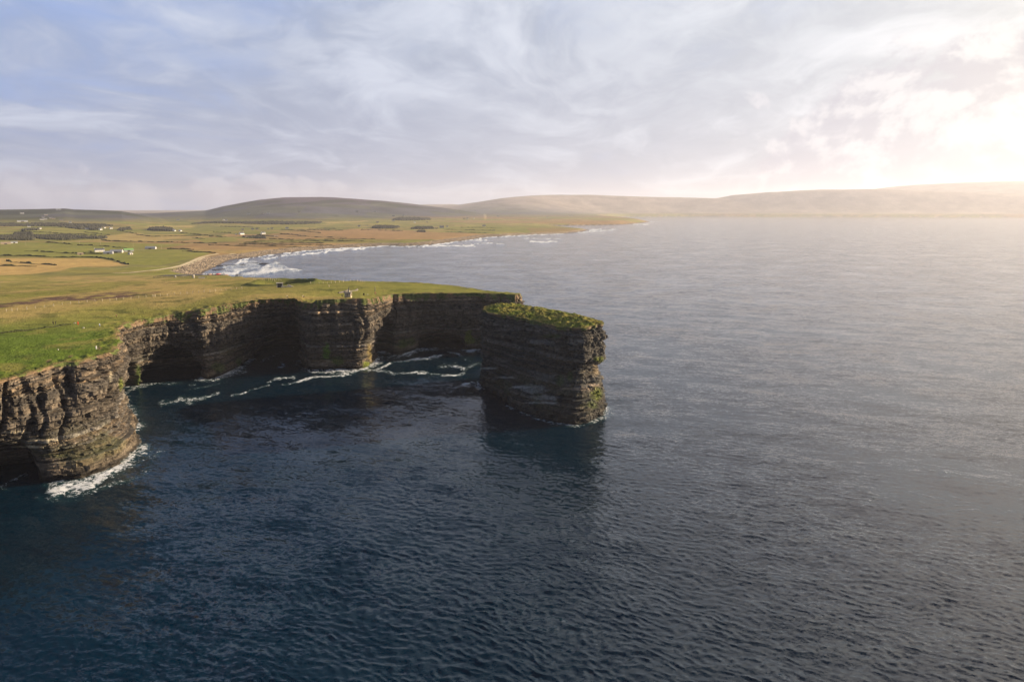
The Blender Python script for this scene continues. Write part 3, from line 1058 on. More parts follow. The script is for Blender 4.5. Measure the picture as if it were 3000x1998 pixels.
wr = np.random.RandomState(5)
DZ = np.zeros_like(X)
DX = np.zeros_like(X)
DY = np.zeros_like(X)
nearm = np.nonzero(RRf < 2600)[0]
xo, yo, cn = X[nearm], Y[nearm], cell[nearm]
xn = xo + 5.0 * (fbm(xo / 11, yo / 9, 251, 3) - 0.5)
yn = yo + 5.0 * (fbm(xo / 9, yo / 11, 252, 3) - 0.5)
dz = np.zeros_like(xn)
dx = np.zeros_like(xn)
dy = np.zeros_like(xn)
gust = (0.55 + 0.9 * fbm(xn / 60, yn / 110, 201, 3)) * (0.62 + 0.75 * sstep(-60, 60, xn + 0.25 * (300 - yn) + 60 * (fbm(xn / 50, yn / 80, 202, 2) - 0.5)))
NW = 70
for i in range(NW):
    lam = math.exp(wr.uniform(math.log(0.6), math.log(8.0)))
    if i < 5:
        lam = wr.uniform(22, 52)
    ang = math.radians(74 + wr.normal(0, 36 if i >= 5 else 24))
    if 5 <= i < 24:
        ang = math.radians(63 + wr.normal(0, 13))
        lam = math.exp(wr.uniform(math.log(1.5), math.log(5.5)))
    wx, wy = math.cos(ang), math.sin(ang)
    k = 2 * math.pi / lam
    wgt = math.exp(-(math.log(lam / 1.7)) ** 2 / 0.9)
    amp = 0.029 * wgt / k if i >= 5 else 0.07
    att = np.clip(lam / (2.2 * cn) - 0.6, 0, 1)
    p = k * (wx * xn + wy * yn) + wr.uniform(0, 6.28)
    loc = (0.5 + vnoise(xn / (lam * 5), yn / (lam * 5), 210 + i)) * (gust if lam < 20 else 1.0)
    aa = amp * att * loc
    dz += aa * np.sin(p)
    q = aa * np.cos(p) * 0.9
    dx += wx * q
    dy += wy * q
DZ[nearm] = dz
DX[nearm] = dx
DY[nearm] = dy

# foam: where the sea breaks on rock and beach, and the streaks it leaves
foam = np.zeros_like(X)


def streak(pts, wpx, st=1.0, soft=3.0, rough=1.0):
    lo = np.min(np.array(pts), 0) - 40
    hi = np.max(np.array(pts), 0) + 40
    m = np.nonzero((px > lo[0]) & (px < hi[0]) & (py > lo[1]) & (py < hi[1]))[0]
    if not len(m):
        return
    jx = px[m] + 10 * (fbm(X[m] / 9, Y[m] / 9, 221, 3) - 0.5)
    jy = py[m] + wpx * 2.6 * (fbm(X[m] / 7, Y[m] / 14, 222, 3) - 0.5)
    d = seg_dist(jx, jy * 1.6, [(a, b * 1.6) for a, b in pts])
    v = st * (1 - sstep(wpx * 0.1, wpx * soft, d)) * (1 - 0.70 * rough + 1.25 * rough * fbm(X[m] / 7, Y[m] / 12, 227, 4))
    foam[m] = np.maximum(foam[m], v)


def patch(poly, soft, st):
    lo = np.min(np.array(poly), 0) - 30
    hi = np.max(np.array(poly), 0) + 30
    m = np.nonzero((px > lo[0]) & (px < hi[0]) & (py > lo[1]) & (py < hi[1]))[0]
    n = soft * 2.4 * (fbm(X[m] / 14, Y[m] / 26, 223, 4) - 0.5)
    v = st * pxpoly(px[m], py[m], poly, soft, n) * (0.05 + 1.55 * fbm(X[m] / 14, Y[m] / 40, 226, 5))
    foam[m] = np.maximum(foam[m], v)


# rock foot
m = np.nonzero((RRf < 800))[0]
hfoot = []
_run = []
for p_, uu in zip(head_foot[::4], head_u[::4]):
    if any(a < uu < b for a, b in ((3.3, 5.5), (14.0, 15.4), (15.9, 18.6), (23.0, 26.0), (37.6, 40.2))):
        if len(_run) > 1:
            hfoot.append(_run)
        _run = []
    else:
        _run.append(tuple(p_))
hfoot.append(_run)
sfoot = [tuple(p) for p in stack_foot[::4]] + [tuple(stack_foot[0])]
dh = np.min([seg_dist(X[m], Y[m], h_) for h_ in hfoot], axis=0)
ds = seg_dist(X[m], Y[m], sfoot)
nz = fbm(X[m] / 16, Y[m] / 16, 224, 3)
foam[m] = np.maximum(foam[m], 0.95 * (1 - sstep(0.5, 9.0 + 14 * (nz - 0.4), dh)) * sstep(0.30, 0.50, nz) * (0.45 + 0.95 * fbm(X[m] / 5, Y[m] / 9, 229, 4)))
foam[m] = np.maximum(foam[m], 0.72 * (1 - sstep(0.5, 4.0 + 5 * (nz - 0.4), ds)) * sstep(0.38, 0.55, nz))
for pts, wp, st in [
    ([(472, 1186), (500, 1181), (542, 1173), (590, 1166), (638, 1151)], 5.5, 1.0), ([(480, 1183), (520, 1179), (555, 1174)], 9, 1.0),
    ([(679, 1159), (715, 1153), (743, 1140), (786, 1128)], 3.2, 0.9), ([(785, 1119), (804, 1109), (830, 1105), (860, 1107)], 4, 0.8),
    ([(540, 1145), (600, 1134), (640, 1124)], 2.5, 0.6), ([(552, 1130), (570, 1126)], 4, 0.6), ([(600, 1112), (640, 1108), (690, 1092), (720, 1088)], 6, 0.75),
    ([(828, 1125), (880, 1117), (930, 1104), (1000, 1099), (1042, 1088), (1095, 1086), (1127, 1075), (1153, 1062), (1191, 1056), (1233, 1051), (1265, 1046), (1297, 1038)], 3.6, 1.0),
    ([(1095, 1086), (1149, 1093), (1191, 1095), (1212, 1091), (1255, 1089)], 4.2, 0.95), ([(1229, 1095), (1276, 1096), (1329, 1098), (1361, 1092)], 4.0, 1.0),
    ([(1291, 1074), (1329, 1073), (1357, 1078)], 7, 0.85), ([(1314, 1031), (1344, 1037), (1361, 1051), (1378, 1056)], 3.2, 0.95),
    ([(1374, 1070), (1408, 1069)], 6, 0.85), ([(1361, 1127), (1385, 1120), (1414, 1119)], 5, 1.0), ([(1360, 1130), (1390, 1131), (1412, 1127)], 2, 0.6),
    ([(905, 1088), (950, 1089), (1000, 1089), (1056, 1084)], 5.5, 1.15), ([(1376, 1028), (1400, 1022), (1410, 1015)], 9, 1.1),
    ([(1085, 1055), (1110, 1045), (1150, 1042), (1190, 1038)], 7, 0.7), ([(1195, 1028), (1230, 1024), (1270, 1022)], 9, 0.9), ([(1270, 1022), (1330, 1016)], 5, 0.6),
    ([(1100, 1060), (1150, 1058), (1170, 1050)], 8, 0.6), ([(1240, 1050), (1280, 1046)], 4, 0.7), ([(1040, 1088), (1060, 1080), (1085, 1068)], 6, 0.75),
    ([(770, 1058), (800, 1042), (830, 1033), (870, 1028)], 7, 0.55), ([(815, 1076), (830, 1078), (828, 1066)], 4, 0.75), ([(830, 1010), (870, 1012), (880, 1040)], 12, 0.45), ([(888, 1058), (900, 1062)], 6, 0.6),
    ([(424, 1126), (470, 1126), (530, 1122)], 5, 0.7), ([(376, 1145), (420, 1133)], 4, 0.85), ([(340, 1163), (360, 1156)], 6, 0.8),
    ([(153, 1440), (214, 1421), (276, 1406), (331, 1379), (367, 1352), (398, 1321), (423, 1313)], 11, 1.15), ([(165, 1450), (200, 1440), (260, 1420)], 12, 1.0),
    ([(199, 1453), (260, 1440), (337, 1419), (383, 1401), (429, 1374), (471, 1324)], 9, 0.6), ([(330, 1400), (390, 1370), (440, 1330)], 12, 0.55),
    ([(352, 1196), (365, 1215), (383, 1245), (396, 1275), (405, 1296)], 9, 0.85), ([(338, 1180), (346, 1200)], 5, 0.8), ([(380, 1280), (420, 1275), (460, 1255)], 5, 0.35),
    ([(0, 1424), (30, 1411), (61, 1398), (75, 1394)], 5, 1.0), ([(0, 1432), (20, 1436)], 3, 0.6), ([(110, 1455), (170, 1470), (250, 1462)], 9, 0.42),
    ([(1762, 1230), (1790, 1215), (1775, 1200)], 8, 0.42), ([(1765, 1160), (1785, 1166)], 7, 0.45), ([(0, 1535), (40, 1528), (70, 1510)], 3, 0.4), ([(100, 1500), (150, 1485)], 3, 0.35),
]:
    streak(pts, wp * 1.05, st * 0.86)
# surf in the bay
for pts, wp, st in [
    ([(767, 759), (790, 757), (812, 753)], 2.4, 1.1), ([(825, 750), (870, 748), (955, 741)], 2.6, 1.25), ([(925, 741), (938, 738), (950, 741)], 2.5, 1.2),
    ([(955, 737), (1010, 733), (1064, 729)], 2.8, 1.25), ([(700, 764), (740, 756), (800, 748), (860, 741), (904, 736), (955, 732), (1023, 728), (1100, 724), (1137, 722)], 1.8, 1.2),
    ([(1137, 722), (1169, 724), (1220, 722), (1271, 719), (1322, 712)], 1.6, 1.1), ([(1200, 723), (1300, 721.5), (1390, 722)], 2.6, 1.2), ([(1322, 711), (1373, 705), (1429, 696.5), (1482, 693.5), (1558, 689.5), (1650, 686)], 1.4, 1.15),
    ([(1387, 706), (1432, 704)], 1.7, 1.2), ([(1380, 716), (1440, 714)], 1.8, 1.1), ([(1455, 716), (1478, 715.5)], 1.4, 1.2), ([(1555, 708.5), (1590, 710), (1631, 708.5)], 2.2, 1.2),
    ([(1535, 699), (1640, 700.5)], 1.2, 0.9), ([(1696, 682), (1740, 680), (1803, 673)], 2.6, 0.9), ([(1720, 676), (1760, 673)], 2.6, 1.1), ([(1857, 657), (1902, 658.5)], 1.8, 1.0), ([(1880, 652), (1930, 650)], 1.6, 0.8),
    ([(1700, 688), (1790, 683)], 1.4, 0.7), ([(688, 772), (710, 768), (726, 767)], 2.6, 1.1), ([(640, 788), (680, 783), (720, 775)], 4, 0.7), ([(1835, 636), (2300, 637), (3000, 639)], 0.5, 0.7),
]:
    streak(pts, wp * 1.3, st * 1.15, 2.0, 0.45)
patch([(734, 796), (770, 780), (788, 771), (800, 766), (820, 768), (832, 776), (850, 786), (888, 792), (870, 799), (820, 800), (760, 806), (700, 812), (690, 806)], 3, 1.05)
patch([(590, 806), (640, 792), (680, 782), (720, 788), (700, 802), (760, 812), (640, 812), (590, 812)], 4, 0.95)
patch([(640, 780), (690, 765), (740, 760), (770, 770), (760, 790), (660, 796)], 5, 0.85)

# whitecaps
wc = sstep(0.66, 0.74, vnoise(X / 2.4, Y / 1.3, 231)) * sstep(0.56, 0.68, vnoise(X / 23, Y / 17, 232)) * (RRf < 1500) * sstep(900, 1500, px + 300 * vnoise(X / 60, Y / 60, 233))
foam = np.maximum(foam, 0.5 * wc * sstep(0.08, 0.3, DZ))
# water is calmer in the lee of the cove; foam stands a little proud
DZ = DZ + 0.25 * foam * (RRf < 800) + 1.3 * foam * ((RRf > 800) & (foam > 0.8)) * (0.3 + vnoise(X / 12, Y / 12, 240))
Fq = grid_faces(len(rr), len(th))
water_me = mesh_np('water', np.column_stack([X + DX, Y + DY, DZ]), Fq, True, None, {'foam': foam})


def water_material():
    m = bpy.data.materials.new('sea_water')
    nt, nd, lk = nodes_of(m)
    out = N(nt, 'ShaderNodeOutputMaterial')
    b = N(nt, 'ShaderNodeBsdfPrincipled')
    g = N(nt, 'ShaderNodeNewGeometry')
    pos = g.outputs['Position']
    fo = N(nt, 'ShaderNodeAttribute', attribute_name='foam').outputs['Fac']
    rot = N(nt, 'ShaderNodeVectorRotate', rotation_type='Z_AXIS')
    rot.inputs['Angle'].default_value = R(14)
    lk.new(pos, rot.inputs['Vector'])
    rp = rot.outputs[0]
    nrm = g.outputs['Normal']
    gust = noise_node(nt, pos, 0.016, 3, 0.6)
    gv = maprange(nt, gust.outputs['Fac'], 0.3, 0.7, 0.4, 1.4)
    tot = None
    for sv, sc, st in (((0.42, 1.0, 1), 0.13, 0.34), ((0.5, 1.0, 1), 0.33, 0.28), ((0.5, 1.0, 1), 1.1, 0.50), ((0.6, 1, 1), 2.8, 0.55)):
        p = vmath(nt, 'MULTIPLY', rp, sv)
        n = noise_node(nt, p, sc, 2, 0.55, 0.3)
        d = vmath(nt, 'SUBTRACT', n.outputs['Color'], (0.5, 0.5, 0.5))
        d = vmath(nt, 'MULTIPLY', d, (st, st, 0))
        tot = d if tot is None else vmath(nt, 'ADD', tot, d)
    tot = vmath(nt, 'SCALE', tot, None, gv)
    nn = vmath(nt, 'NORMALIZE', vmath(nt, 'ADD', nrm, tot))
    lk.new(nn, b.inputs['Normal'])
    # foam broken into lace by two scales of cells
    w1 = noise_node(nt, pos, 0.55, 5, 0.62, 0.8)
    w2 = noise_node(nt, pos, 2.2, 3, 0.6, 0.4)
    lace = math_node(nt, 'ADD', math_node(nt, 'MULTIPLY', w1.outputs['Fac'], 0.60), math_node(nt, 'MULTIPLY', w2.outputs['Fac'], 0.40))
    lace = math_node(nt, 'ADD', math_node(nt, 'MULTIPLY', math_node(nt, 'SUBTRACT', lace, 0.5), 1.7), 0.5)
    thr = math_node(nt, 'SUBTRACT', 0.84, math_node(nt, 'MULTIPLY', fo, 0.44))
    ex = math_node(nt, 'SUBTRACT', lace, thr)
    fm_ = maprange(nt, ex, -0.06, 0.13)
    fm_ = math_node(nt, 'MULTIPLY', fm_, maprange(nt, fo, 0.02, 0.2))
    aer = maprange(nt, fo, 0.1, 1.0, 0.0, 0.55)
    deep = mixc(nt, aer, (0.0004, 0.0105, 0.0215), (0.020, 0.075, 0.078))
    col = mixc(nt, fm_, deep, (0.66, 0.68, 0.70))
    lk.new(col, b.inputs['Base Color'])
    lk.new(maprange(nt, fm_, 0, 1, 0.10, 0.8, False), b.inputs['Roughness'])
    b.inputs['IOR'].default_value = 1.333
    lk.new(b.outputs[0], out.inputs[0])
    return m


wo = new_obj('water', water_me, water_material())
tag(wo, kind='structure')


# ------------------------------------------------------------------ everything that stands on the land
M = {
    'whitewash': plain('whitewash', (0.72, 0.70, 0.66), 0.85, 0.06, 1.0),
    'cream': plain('cream_render', (0.50, 0.42, 0.31), 0.85, 0.08, 1.0),
    'buff': plain('buff_render', (0.42, 0.33, 0.21), 0.85, 0.1, 1.0),
    'grey_wall': plain('grey_render', (0.36, 0.36, 0.37), 0.85, 0.1, 1.0),
    'slate': plain('slate_roof', (0.085, 0.090, 0.105), 0.6, 0.2, 2.0),
    'grey_roof': plain('grey_sheet_roof', (0.22, 0.23, 0.25), 0.5, 0.12, 1.0),
    'tan_roof': plain('tan_sheet_roof', (0.34, 0.26, 0.18), 0.6, 0.12, 1.0),
    'green_roof': plain('green_sheet_roof', (0.22, 0.40, 0.12), 0.5, 0.10, 1.0),
    'pane': plain('window_glass', (0.03, 0.035, 0.045), 0.1, 0.1, 1.0, 0.5),
    'door': plain('dark_door', (0.06, 0.045, 0.04), 0.5, 0.1, 1.0),
    'hedge': plain('hedge_leaves', (0.050, 0.056, 0.022), 0.95, 0.45, 0.6, 0.05),
    'wood': plain('conifer_needles', (0.058, 0.056, 0.036), 0.95, 0.4, 0.15, 0.05),
    'pole': plain('pale_pole', (0.42, 0.36, 0.25), 0.8, 0.1, 1.0),
    'post': plain('pale_fence_post', (0.55, 0.47, 0.32), 0.8, 0.15, 0.4),
    'dark_post': plain('dark_timber', (0.055, 0.046, 0.040), 0.85, 0.15, 2.0),
    'wire': plain('fence_wire', (0.20, 0.19, 0.17), 0.5, 0.05, 1.0),
    'concrete': plain('pale_concrete', (0.44, 0.40, 0.33), 0.85, 0.12, 0.8),
    'stone_grey': plain('grey_stone', (0.15, 0.135, 0.115), 0.9, 0.3, 1.3),  # one grey stone for walls, roof and statue
    'white_stone': plain('white_stone', (0.46, 0.44, 0.38), 0.9, 0.08, 1.3),
    'track': plain('pale_gravel', (0.46, 0.38, 0.24), 0.95, 0.15, 0.3),
    'asphalt': plain('asphalt', (0.060, 0.058, 0.062), 0.9, 0.15, 0.3),
    'reef': plain('wet_reef', (0.030, 0.026, 0.024), 0.5, 0.3, 0.3, 0.4),
    'boulder': plain('beach_boulder', (0.27, 0.215, 0.15), 0.9, 0.5, 0.11),
    'tyre': plain('tyre_rubber', (0.02, 0.02, 0.02), 0.8, 0.1, 3.0),
    'rim': plain('wheel_rim', (0.4, 0.4, 0.42), 0.35, 0.05, 3.0, 0.5, 0.6),
    'lamp': plain('lamp_lens', (0.75, 0.75, 0.72), 0.2, 0.03, 3.0, 0.5),
    'skin': plain('skin', (0.42, 0.26, 0.19), 0.6, 0.06, 4.0),
    'hair': plain('hair', (0.03, 0.02, 0.015), 0.7, 0.1, 4.0),
}


def paint(name, rgb):
    return plain(name, rgb, 0.3, 0.03, 1.0, 0.5)


# --- houses -------------------------------------------------------
def house(px, py, w, style, label, cat='house', group=None, wallm='whitewash', roofm='slate', rot=None, deep=None, tall=None):
    """w: frontage in metres; the long side faces the camera unless rot says otherwise"""
    p = ground_px(px, py)
    rz = math.atan2(p.x, -p.y) if False else math.atan2(-p.x, p.y)
    if rot is not None:
        rz += R(rot)
    d = deep or min(8.0, w * 0.62)
    hh = tall or 3.1
    root = empty('farm_shed' if style == 'shed' else 'cottage', (p.x, p.y, p.z - 0.3), rz)
    tag(root, label, cat, group)
    x0, x1, y0, y1 = -w / 2, w / 2, -d / 2, d / 2
    rise = d * (0.42 if style != 'shed' else 0.22)
    b = MB()
    b.prism([(y0, 0), (y1, 0), (y1, hh), (0, hh + rise), (y0, hh)], x0, x1)
    wall = b.build('wall', M[wallm], root)
    o = 0.3
    r = MB()
    for sgn in (-1, 1):
        ye = sgn * (d / 2 + o)
        ze = hh - rise * o / (d / 2)
        pr = [(0, hh + rise + 0.03), (ye, ze + 0.03), (ye, ze + 0.25), (0, hh + rise + 0.27)]
        r.prism(pr if sgn < 0 else pr[::-1], x0 - 0.02 - (0.15 if style == 'shed' else 0.0), x1 + 0.02)
    rf = r.build('roof', M[roofm], root)
    if style != 'shed':
        for sx in ((-1, 1) if w > 9 else (1,)):
            MB().box(sx * (w / 2 - 0.5) - 0.45, sx * (w / 2 - 0.5) + 0.45, -0.45, 0.45, hh + rise - 0.5, hh + rise + 1.0).build('chimney', M[wallm], rf)
        nwin = max(2, int(w / 3.2))
        for i in range(nwin):
            cx = x0 + (i + 0.5) * w / nwin
            if i == nwin // 2:
                MB().box(cx - 0.5, cx + 0.5, y0 - 0.06, y0 + 0.05, 0.35, 2.35).build('door', M['door'], root)
            else:
                f = MB().box(cx - 0.65, cx + 0.65, y0 - 0.05, y0 + 0.05, 1.15, 2.35).build('window', M['whitewash'], root)
                MB().box(cx - 0.52, cx + 0.52, y0 - 0.08, y0 - 0.04, 1.27, 2.23).build('pane', M['pane'], f)
    else:
        MB().box(-w * 0.14, w * 0.14, y0 - 0.06, y0 + 0.05, 0.3, hh * 0.85).build('door', M['door'], root)
    return root


HOUSES = [
    # near farm
    (292, 738, 18, 'house', 'long white farmhouse with two chimneys beside the grey farm sheds', 'farmhouse', {'deep': 7, 'tall': 4.2, 'rot': 10}),
    (318, 744, 16, 'shed', 'low dark grey farm shed in front of the white farmhouse', 'shed', {'wallm': 'grey_wall', 'roofm': 'grey_roof', 'deep': 12, 'rot': -8}),
    (342, 741, 22, 'shed', 'wide pale grey farm shed between the farmhouse and the green barn', 'shed', {'wallm': 'concrete', 'roofm': 'grey_roof', 'deep': 14, 'tall': 3.6, 'rot': -12}),
    (377, 737, 18, 'shed', 'barn with a bright green roof at the end of the farmyard', 'barn', {'wallm': 'grey_wall', 'roofm': 'green_roof', 'deep': 13, 'tall': 3.6, 'rot': 6}),
    (382, 746, 7, 'shed', 'small grey hut with a pale gable below the green barn', 'hut', {'wallm': 'concrete', 'roofm': 'grey_roof', 'deep': 6, 'rot': 40}),
    (236, 747, 10, 'shed', 'lone buff stone hut left of the farm sheds', 'hut', {'wallm': 'buff', 'roofm': 'tan_roof', 'deep': 6}),
    (442, 730, 21, 'shed', 'detached grey roofed cattle shed right of the green barn', 'shed', {'wallm': 'grey_wall', 'roofm': 'grey_roof', 'deep': 13, 'rot': -14}),
    # middle distance
    (510.5, 677.5, 11, 'house', 'left of two white gabled houses in front of a dark copse', 'house', {'deep': 8, 'rot': 60}),
    (528, 678, 11, 'house', 'right of two white gabled houses in front of a dark copse', 'house', {'deep': 8, 'rot': 60}),
    (708, 687.5, 16, 'house', 'large white house with a dark slate roof and bright gables by the green fields', 'house', {'deep': 9, 'tall': 4.5, 'rot': 35}),
    (692, 688.5, 6, 'shed', 'small pale blue grey shed just left of the large white house', 'shed', {'wallm': 'grey_wall', 'roofm': 'grey_roof'}),
    (771, 686, 15, 'house', 'white house with a steep roof standing alone among the hedged fields', 'house', {'deep': 8, 'tall': 4, 'rot': 30}),
    (722, 697, 9, 'shed', 'low buff ruin among bushes in front of the large white house', 'ruin', {'wallm': 'buff', 'roofm': 'tan_roof'}),
    (809, 694, 14, 'shed', 'low reddish tan shed on the open field right of the bushes', 'shed', {'wallm': 'buff', 'roofm': 'tan_roof', 'tall': 2.2}),
    (711, 675, 10, 'house', 'low cream cottage behind the large white house', 'cottage', {'wallm': 'cream'}),
    (740, 673.5, 11, 'house', 'grey walled house, left of a close pair of houses', 'house', {'wallm': 'grey_wall'}),
    (753, 673, 11, 'house', 'pale house, right of a close pair of houses', 'house', {'wallm': 'cream'}),
    (786, 671.5, 8, 'shed', 'small grey shed beside a cream cottage', 'shed', {'wallm': 'grey_wall', 'roofm': 'grey_roof'}),
    (797, 671.5, 10, 'house', 'cream cottage with a small grey shed at its left', 'cottage', {'wallm': 'cream'}),
    (841, 671, 13, 'house', 'two chimneyed white house at the end of a long dark hedge', 'house', {'deep': 8, 'tall': 3.8}),
    (1052, 664.5, 12, 'house', 'long white cottage left of the round copse', 'cottage', {}),
    (1076, 663, 5, 'shed', 'tiny white hut between the long cottage and the round copse', 'hut', {'wallm': 'whitewash', 'roofm': 'grey_roof'}),
    (1106, 653, 14, 'house', 'buff farmhouse on the rise above the round copse', 'farmhouse', {'wallm': 'cream'}),
    (1152, 648, 18, 'house', 'white house with outbuildings at the edge of the upper trees', 'house', {}),
    (1215, 653, 12, 'house', 'single white gable standing before the dark upper trees', 'house', {'rot': 75}),
    (1213, 644, 14, 'house', 'grey house half hidden at the top of the upper trees', 'house', {'wallm': 'grey_wall'}),
    (1251, 652, 9, 'house', 'small pale cottage at the right end of the upper trees', 'cottage', {'wallm': 'cream'}),
    (1247, 669, 14, 'house', 'cream farmhouse at the left end of the hamlet near the shore', 'farmhouse', {'wallm': 'cream', 'deep': 8}),
    (1278, 670.5, 16, 'shed', 'yellow buff barn in the middle of the hamlet near the shore', 'barn', {'wallm': 'buff', 'roofm': 'tan_roof', 'tall': 4.2}),
    (1294, 668, 20, 'house', 'tall grey house with many gables in the hamlet near the shore', 'house', {'wallm': 'grey_wall', 'tall': 5.0, 'deep': 11}),
    (1310, 665.5, 10, 'house', 'white cottage at the right end of the hamlet near the shore', 'cottage', {}),
    (1418, 663.5, 18, 'house', 'lone white house on the green fields towards the point', 'house', {}),
    (1369, 641.5, 16, 'house', 'white house, middle of three far beyond the brown moor', 'house', {}),
    (1359, 642, 14, 'house', 'dull cream house, leftmost of three far beyond the brown moor', 'house', {'wallm': 'cream'}),
    (1388, 641, 10, 'house', 'white gable, rightmost of three far beyond the brown moor', 'house', {'rot': 70}),
    (1603, 638.5, 12, 'house', 'cream cottage alone on the spit of the far bay', 'cottage', {'wallm': 'cream'}),
    (1669, 634, 14, 'house', 'white house, left of two close together at the head of the far bay', 'house', {}),
    (1676, 634, 14, 'house', 'white house, right of two close together at the head of the far bay', 'house', {}),
    (1459, 635, 18, 'house', 'grey house at the foot of the purple hill', 'house', {'wallm': 'grey_wall'}),
    (1392, 620, 20, 'house', 'pale house low on the left flank of the purple hill', 'house', {}),
    (1518, 628, 18, 'house', 'pale house low in the middle of the purple hill', 'house', {'wallm': 'cream'}),
    (1153, 634, 20, 'house', 'pale farmhouse on the lower slope right of the round hill', 'farmhouse', {'wallm': 'grey_wall'}),
    (1181, 633.5, 18, 'house', 'white house on the lower slope right of the round hill', 'house', {}),
    # behind the near wood, left
    (294, 674, 13, 'house', 'white gabled house with bushes around it by the long shelter belt', 'house', {'rot': 50, 'deep': 8}),
    (255, 672.5, 12, 'house', 'grey cottage at the right end of the long shelter belt', 'cottage', {'wallm': 'grey_wall'}),
    (306, 669, 8, 'house', 'small white cottage behind the white gabled house', 'cottage', {'rot': 60}),
    (325, 670.5, 11, 'house', 'white cottage right of the white gabled house', 'cottage', {'rot': 30}),
    (85, 666, 11, 'house', 'white cottage under the long shelter belt at the far left', 'cottage', {}),
    (116, 671, 11, 'house', 'white cottage by a dark hedge, lower of two under the shelter belt', 'cottage', {'rot': 30}),
    (17, 716, 20, 'shed', 'tan roofed farm building at the left edge of the fields', 'barn', {'wallm': 'buff', 'roofm': 'tan_roof', 'deep': 11}),
    (42, 713, 14, 'shed', 'low white shed beside the tan roofed farm building', 'shed', {'wallm': 'whitewash', 'roofm': 'grey_roof'}),
    # on the dark left hill
    (65, 626, 18, 'house', 'pale house high on the left side of the dark left hill', 'house', {}),
    (135, 631, 16, 'house', 'cream house, highest of the group on the dark left hill', 'house', {'wallm': 'cream'}),
    (127, 638, 14, 'house', 'grey house, second down in the group on the dark left hill', 'house', {'wallm': 'grey_wall'}),
    (123, 644.5, 16, 'house', 'bright white house, lower left of the group on the dark left hill', 'house', {}),
    (133, 643.5, 14, 'house', 'white house, lower right of the group on the dark left hill', 'house', {}),
    (149, 640.5, 14, 'house', 'cream house just right of the group on the dark left hill', 'house', {'wallm': 'cream'}),
    (157, 641.5, 14, 'house', 'buff house farthest right of the group on the dark left hill', 'house', {'wallm': 'buff'}),
    (66, 650, 40, 'shed', 'very long low white shed at the foot of the dark left hill', 'shed', {'wallm': 'whitewash', 'roofm': 'grey_roof', 'deep': 14}),
    (171.5, 615, 26, 'shed', 'large pale sheds near the top of the dark left hill', 'shed', {'wallm': 'grey_wall', 'roofm': 'grey_roof', 'deep': 16}),
    (179, 647, 14, 'house', 'tan house by a tree at the foot of the dark left hill', 'house', {'wallm': 'buff'}),
    (206, 653, 11, 'house', 'white cottage at the upper edge of the shelter belt', 'cottage', {}),
    (521.5, 646.5, 18, 'house', 'lone white house in the dark bog below the saddle of the hills', 'house', {}),
    (655, 646, 13, 'house', 'white gable, left of two in the dark bog below the round hill', 'house', {'rot': 70}),
    (662.5, 646.5, 14, 'house', 'white cottage, right of two in the dark bog below the round hill', 'cottage', {}),
    (728, 628, 20, 'house', 'white house low on the left slope of the round hill', 'house', {}),
    (768, 627, 18, 'house', 'pale house low in the middle of the round hill', 'house', {'wallm': 'cream'}),
    (786, 625.5, 18, 'house', 'white house, small and bright, low in the middle of the round hill', 'house', {}),
    (877, 622, 18, 'house', 'pale house on the right slope of the round hill', 'house', {'wallm': 'cream'}),
    (1045, 621, 18, 'house', 'grey house far right on the slope of the round hill', 'house', {'wallm': 'grey_wall'}),
    (1098, 622, 20, 'house', 'white house on the saddle right of the round hill', 'house', {}),
]
for (a, b, w, st, lab, cat, kw) in HOUSES:
    house(a, b, w, st, lab, cat, None, **kw)

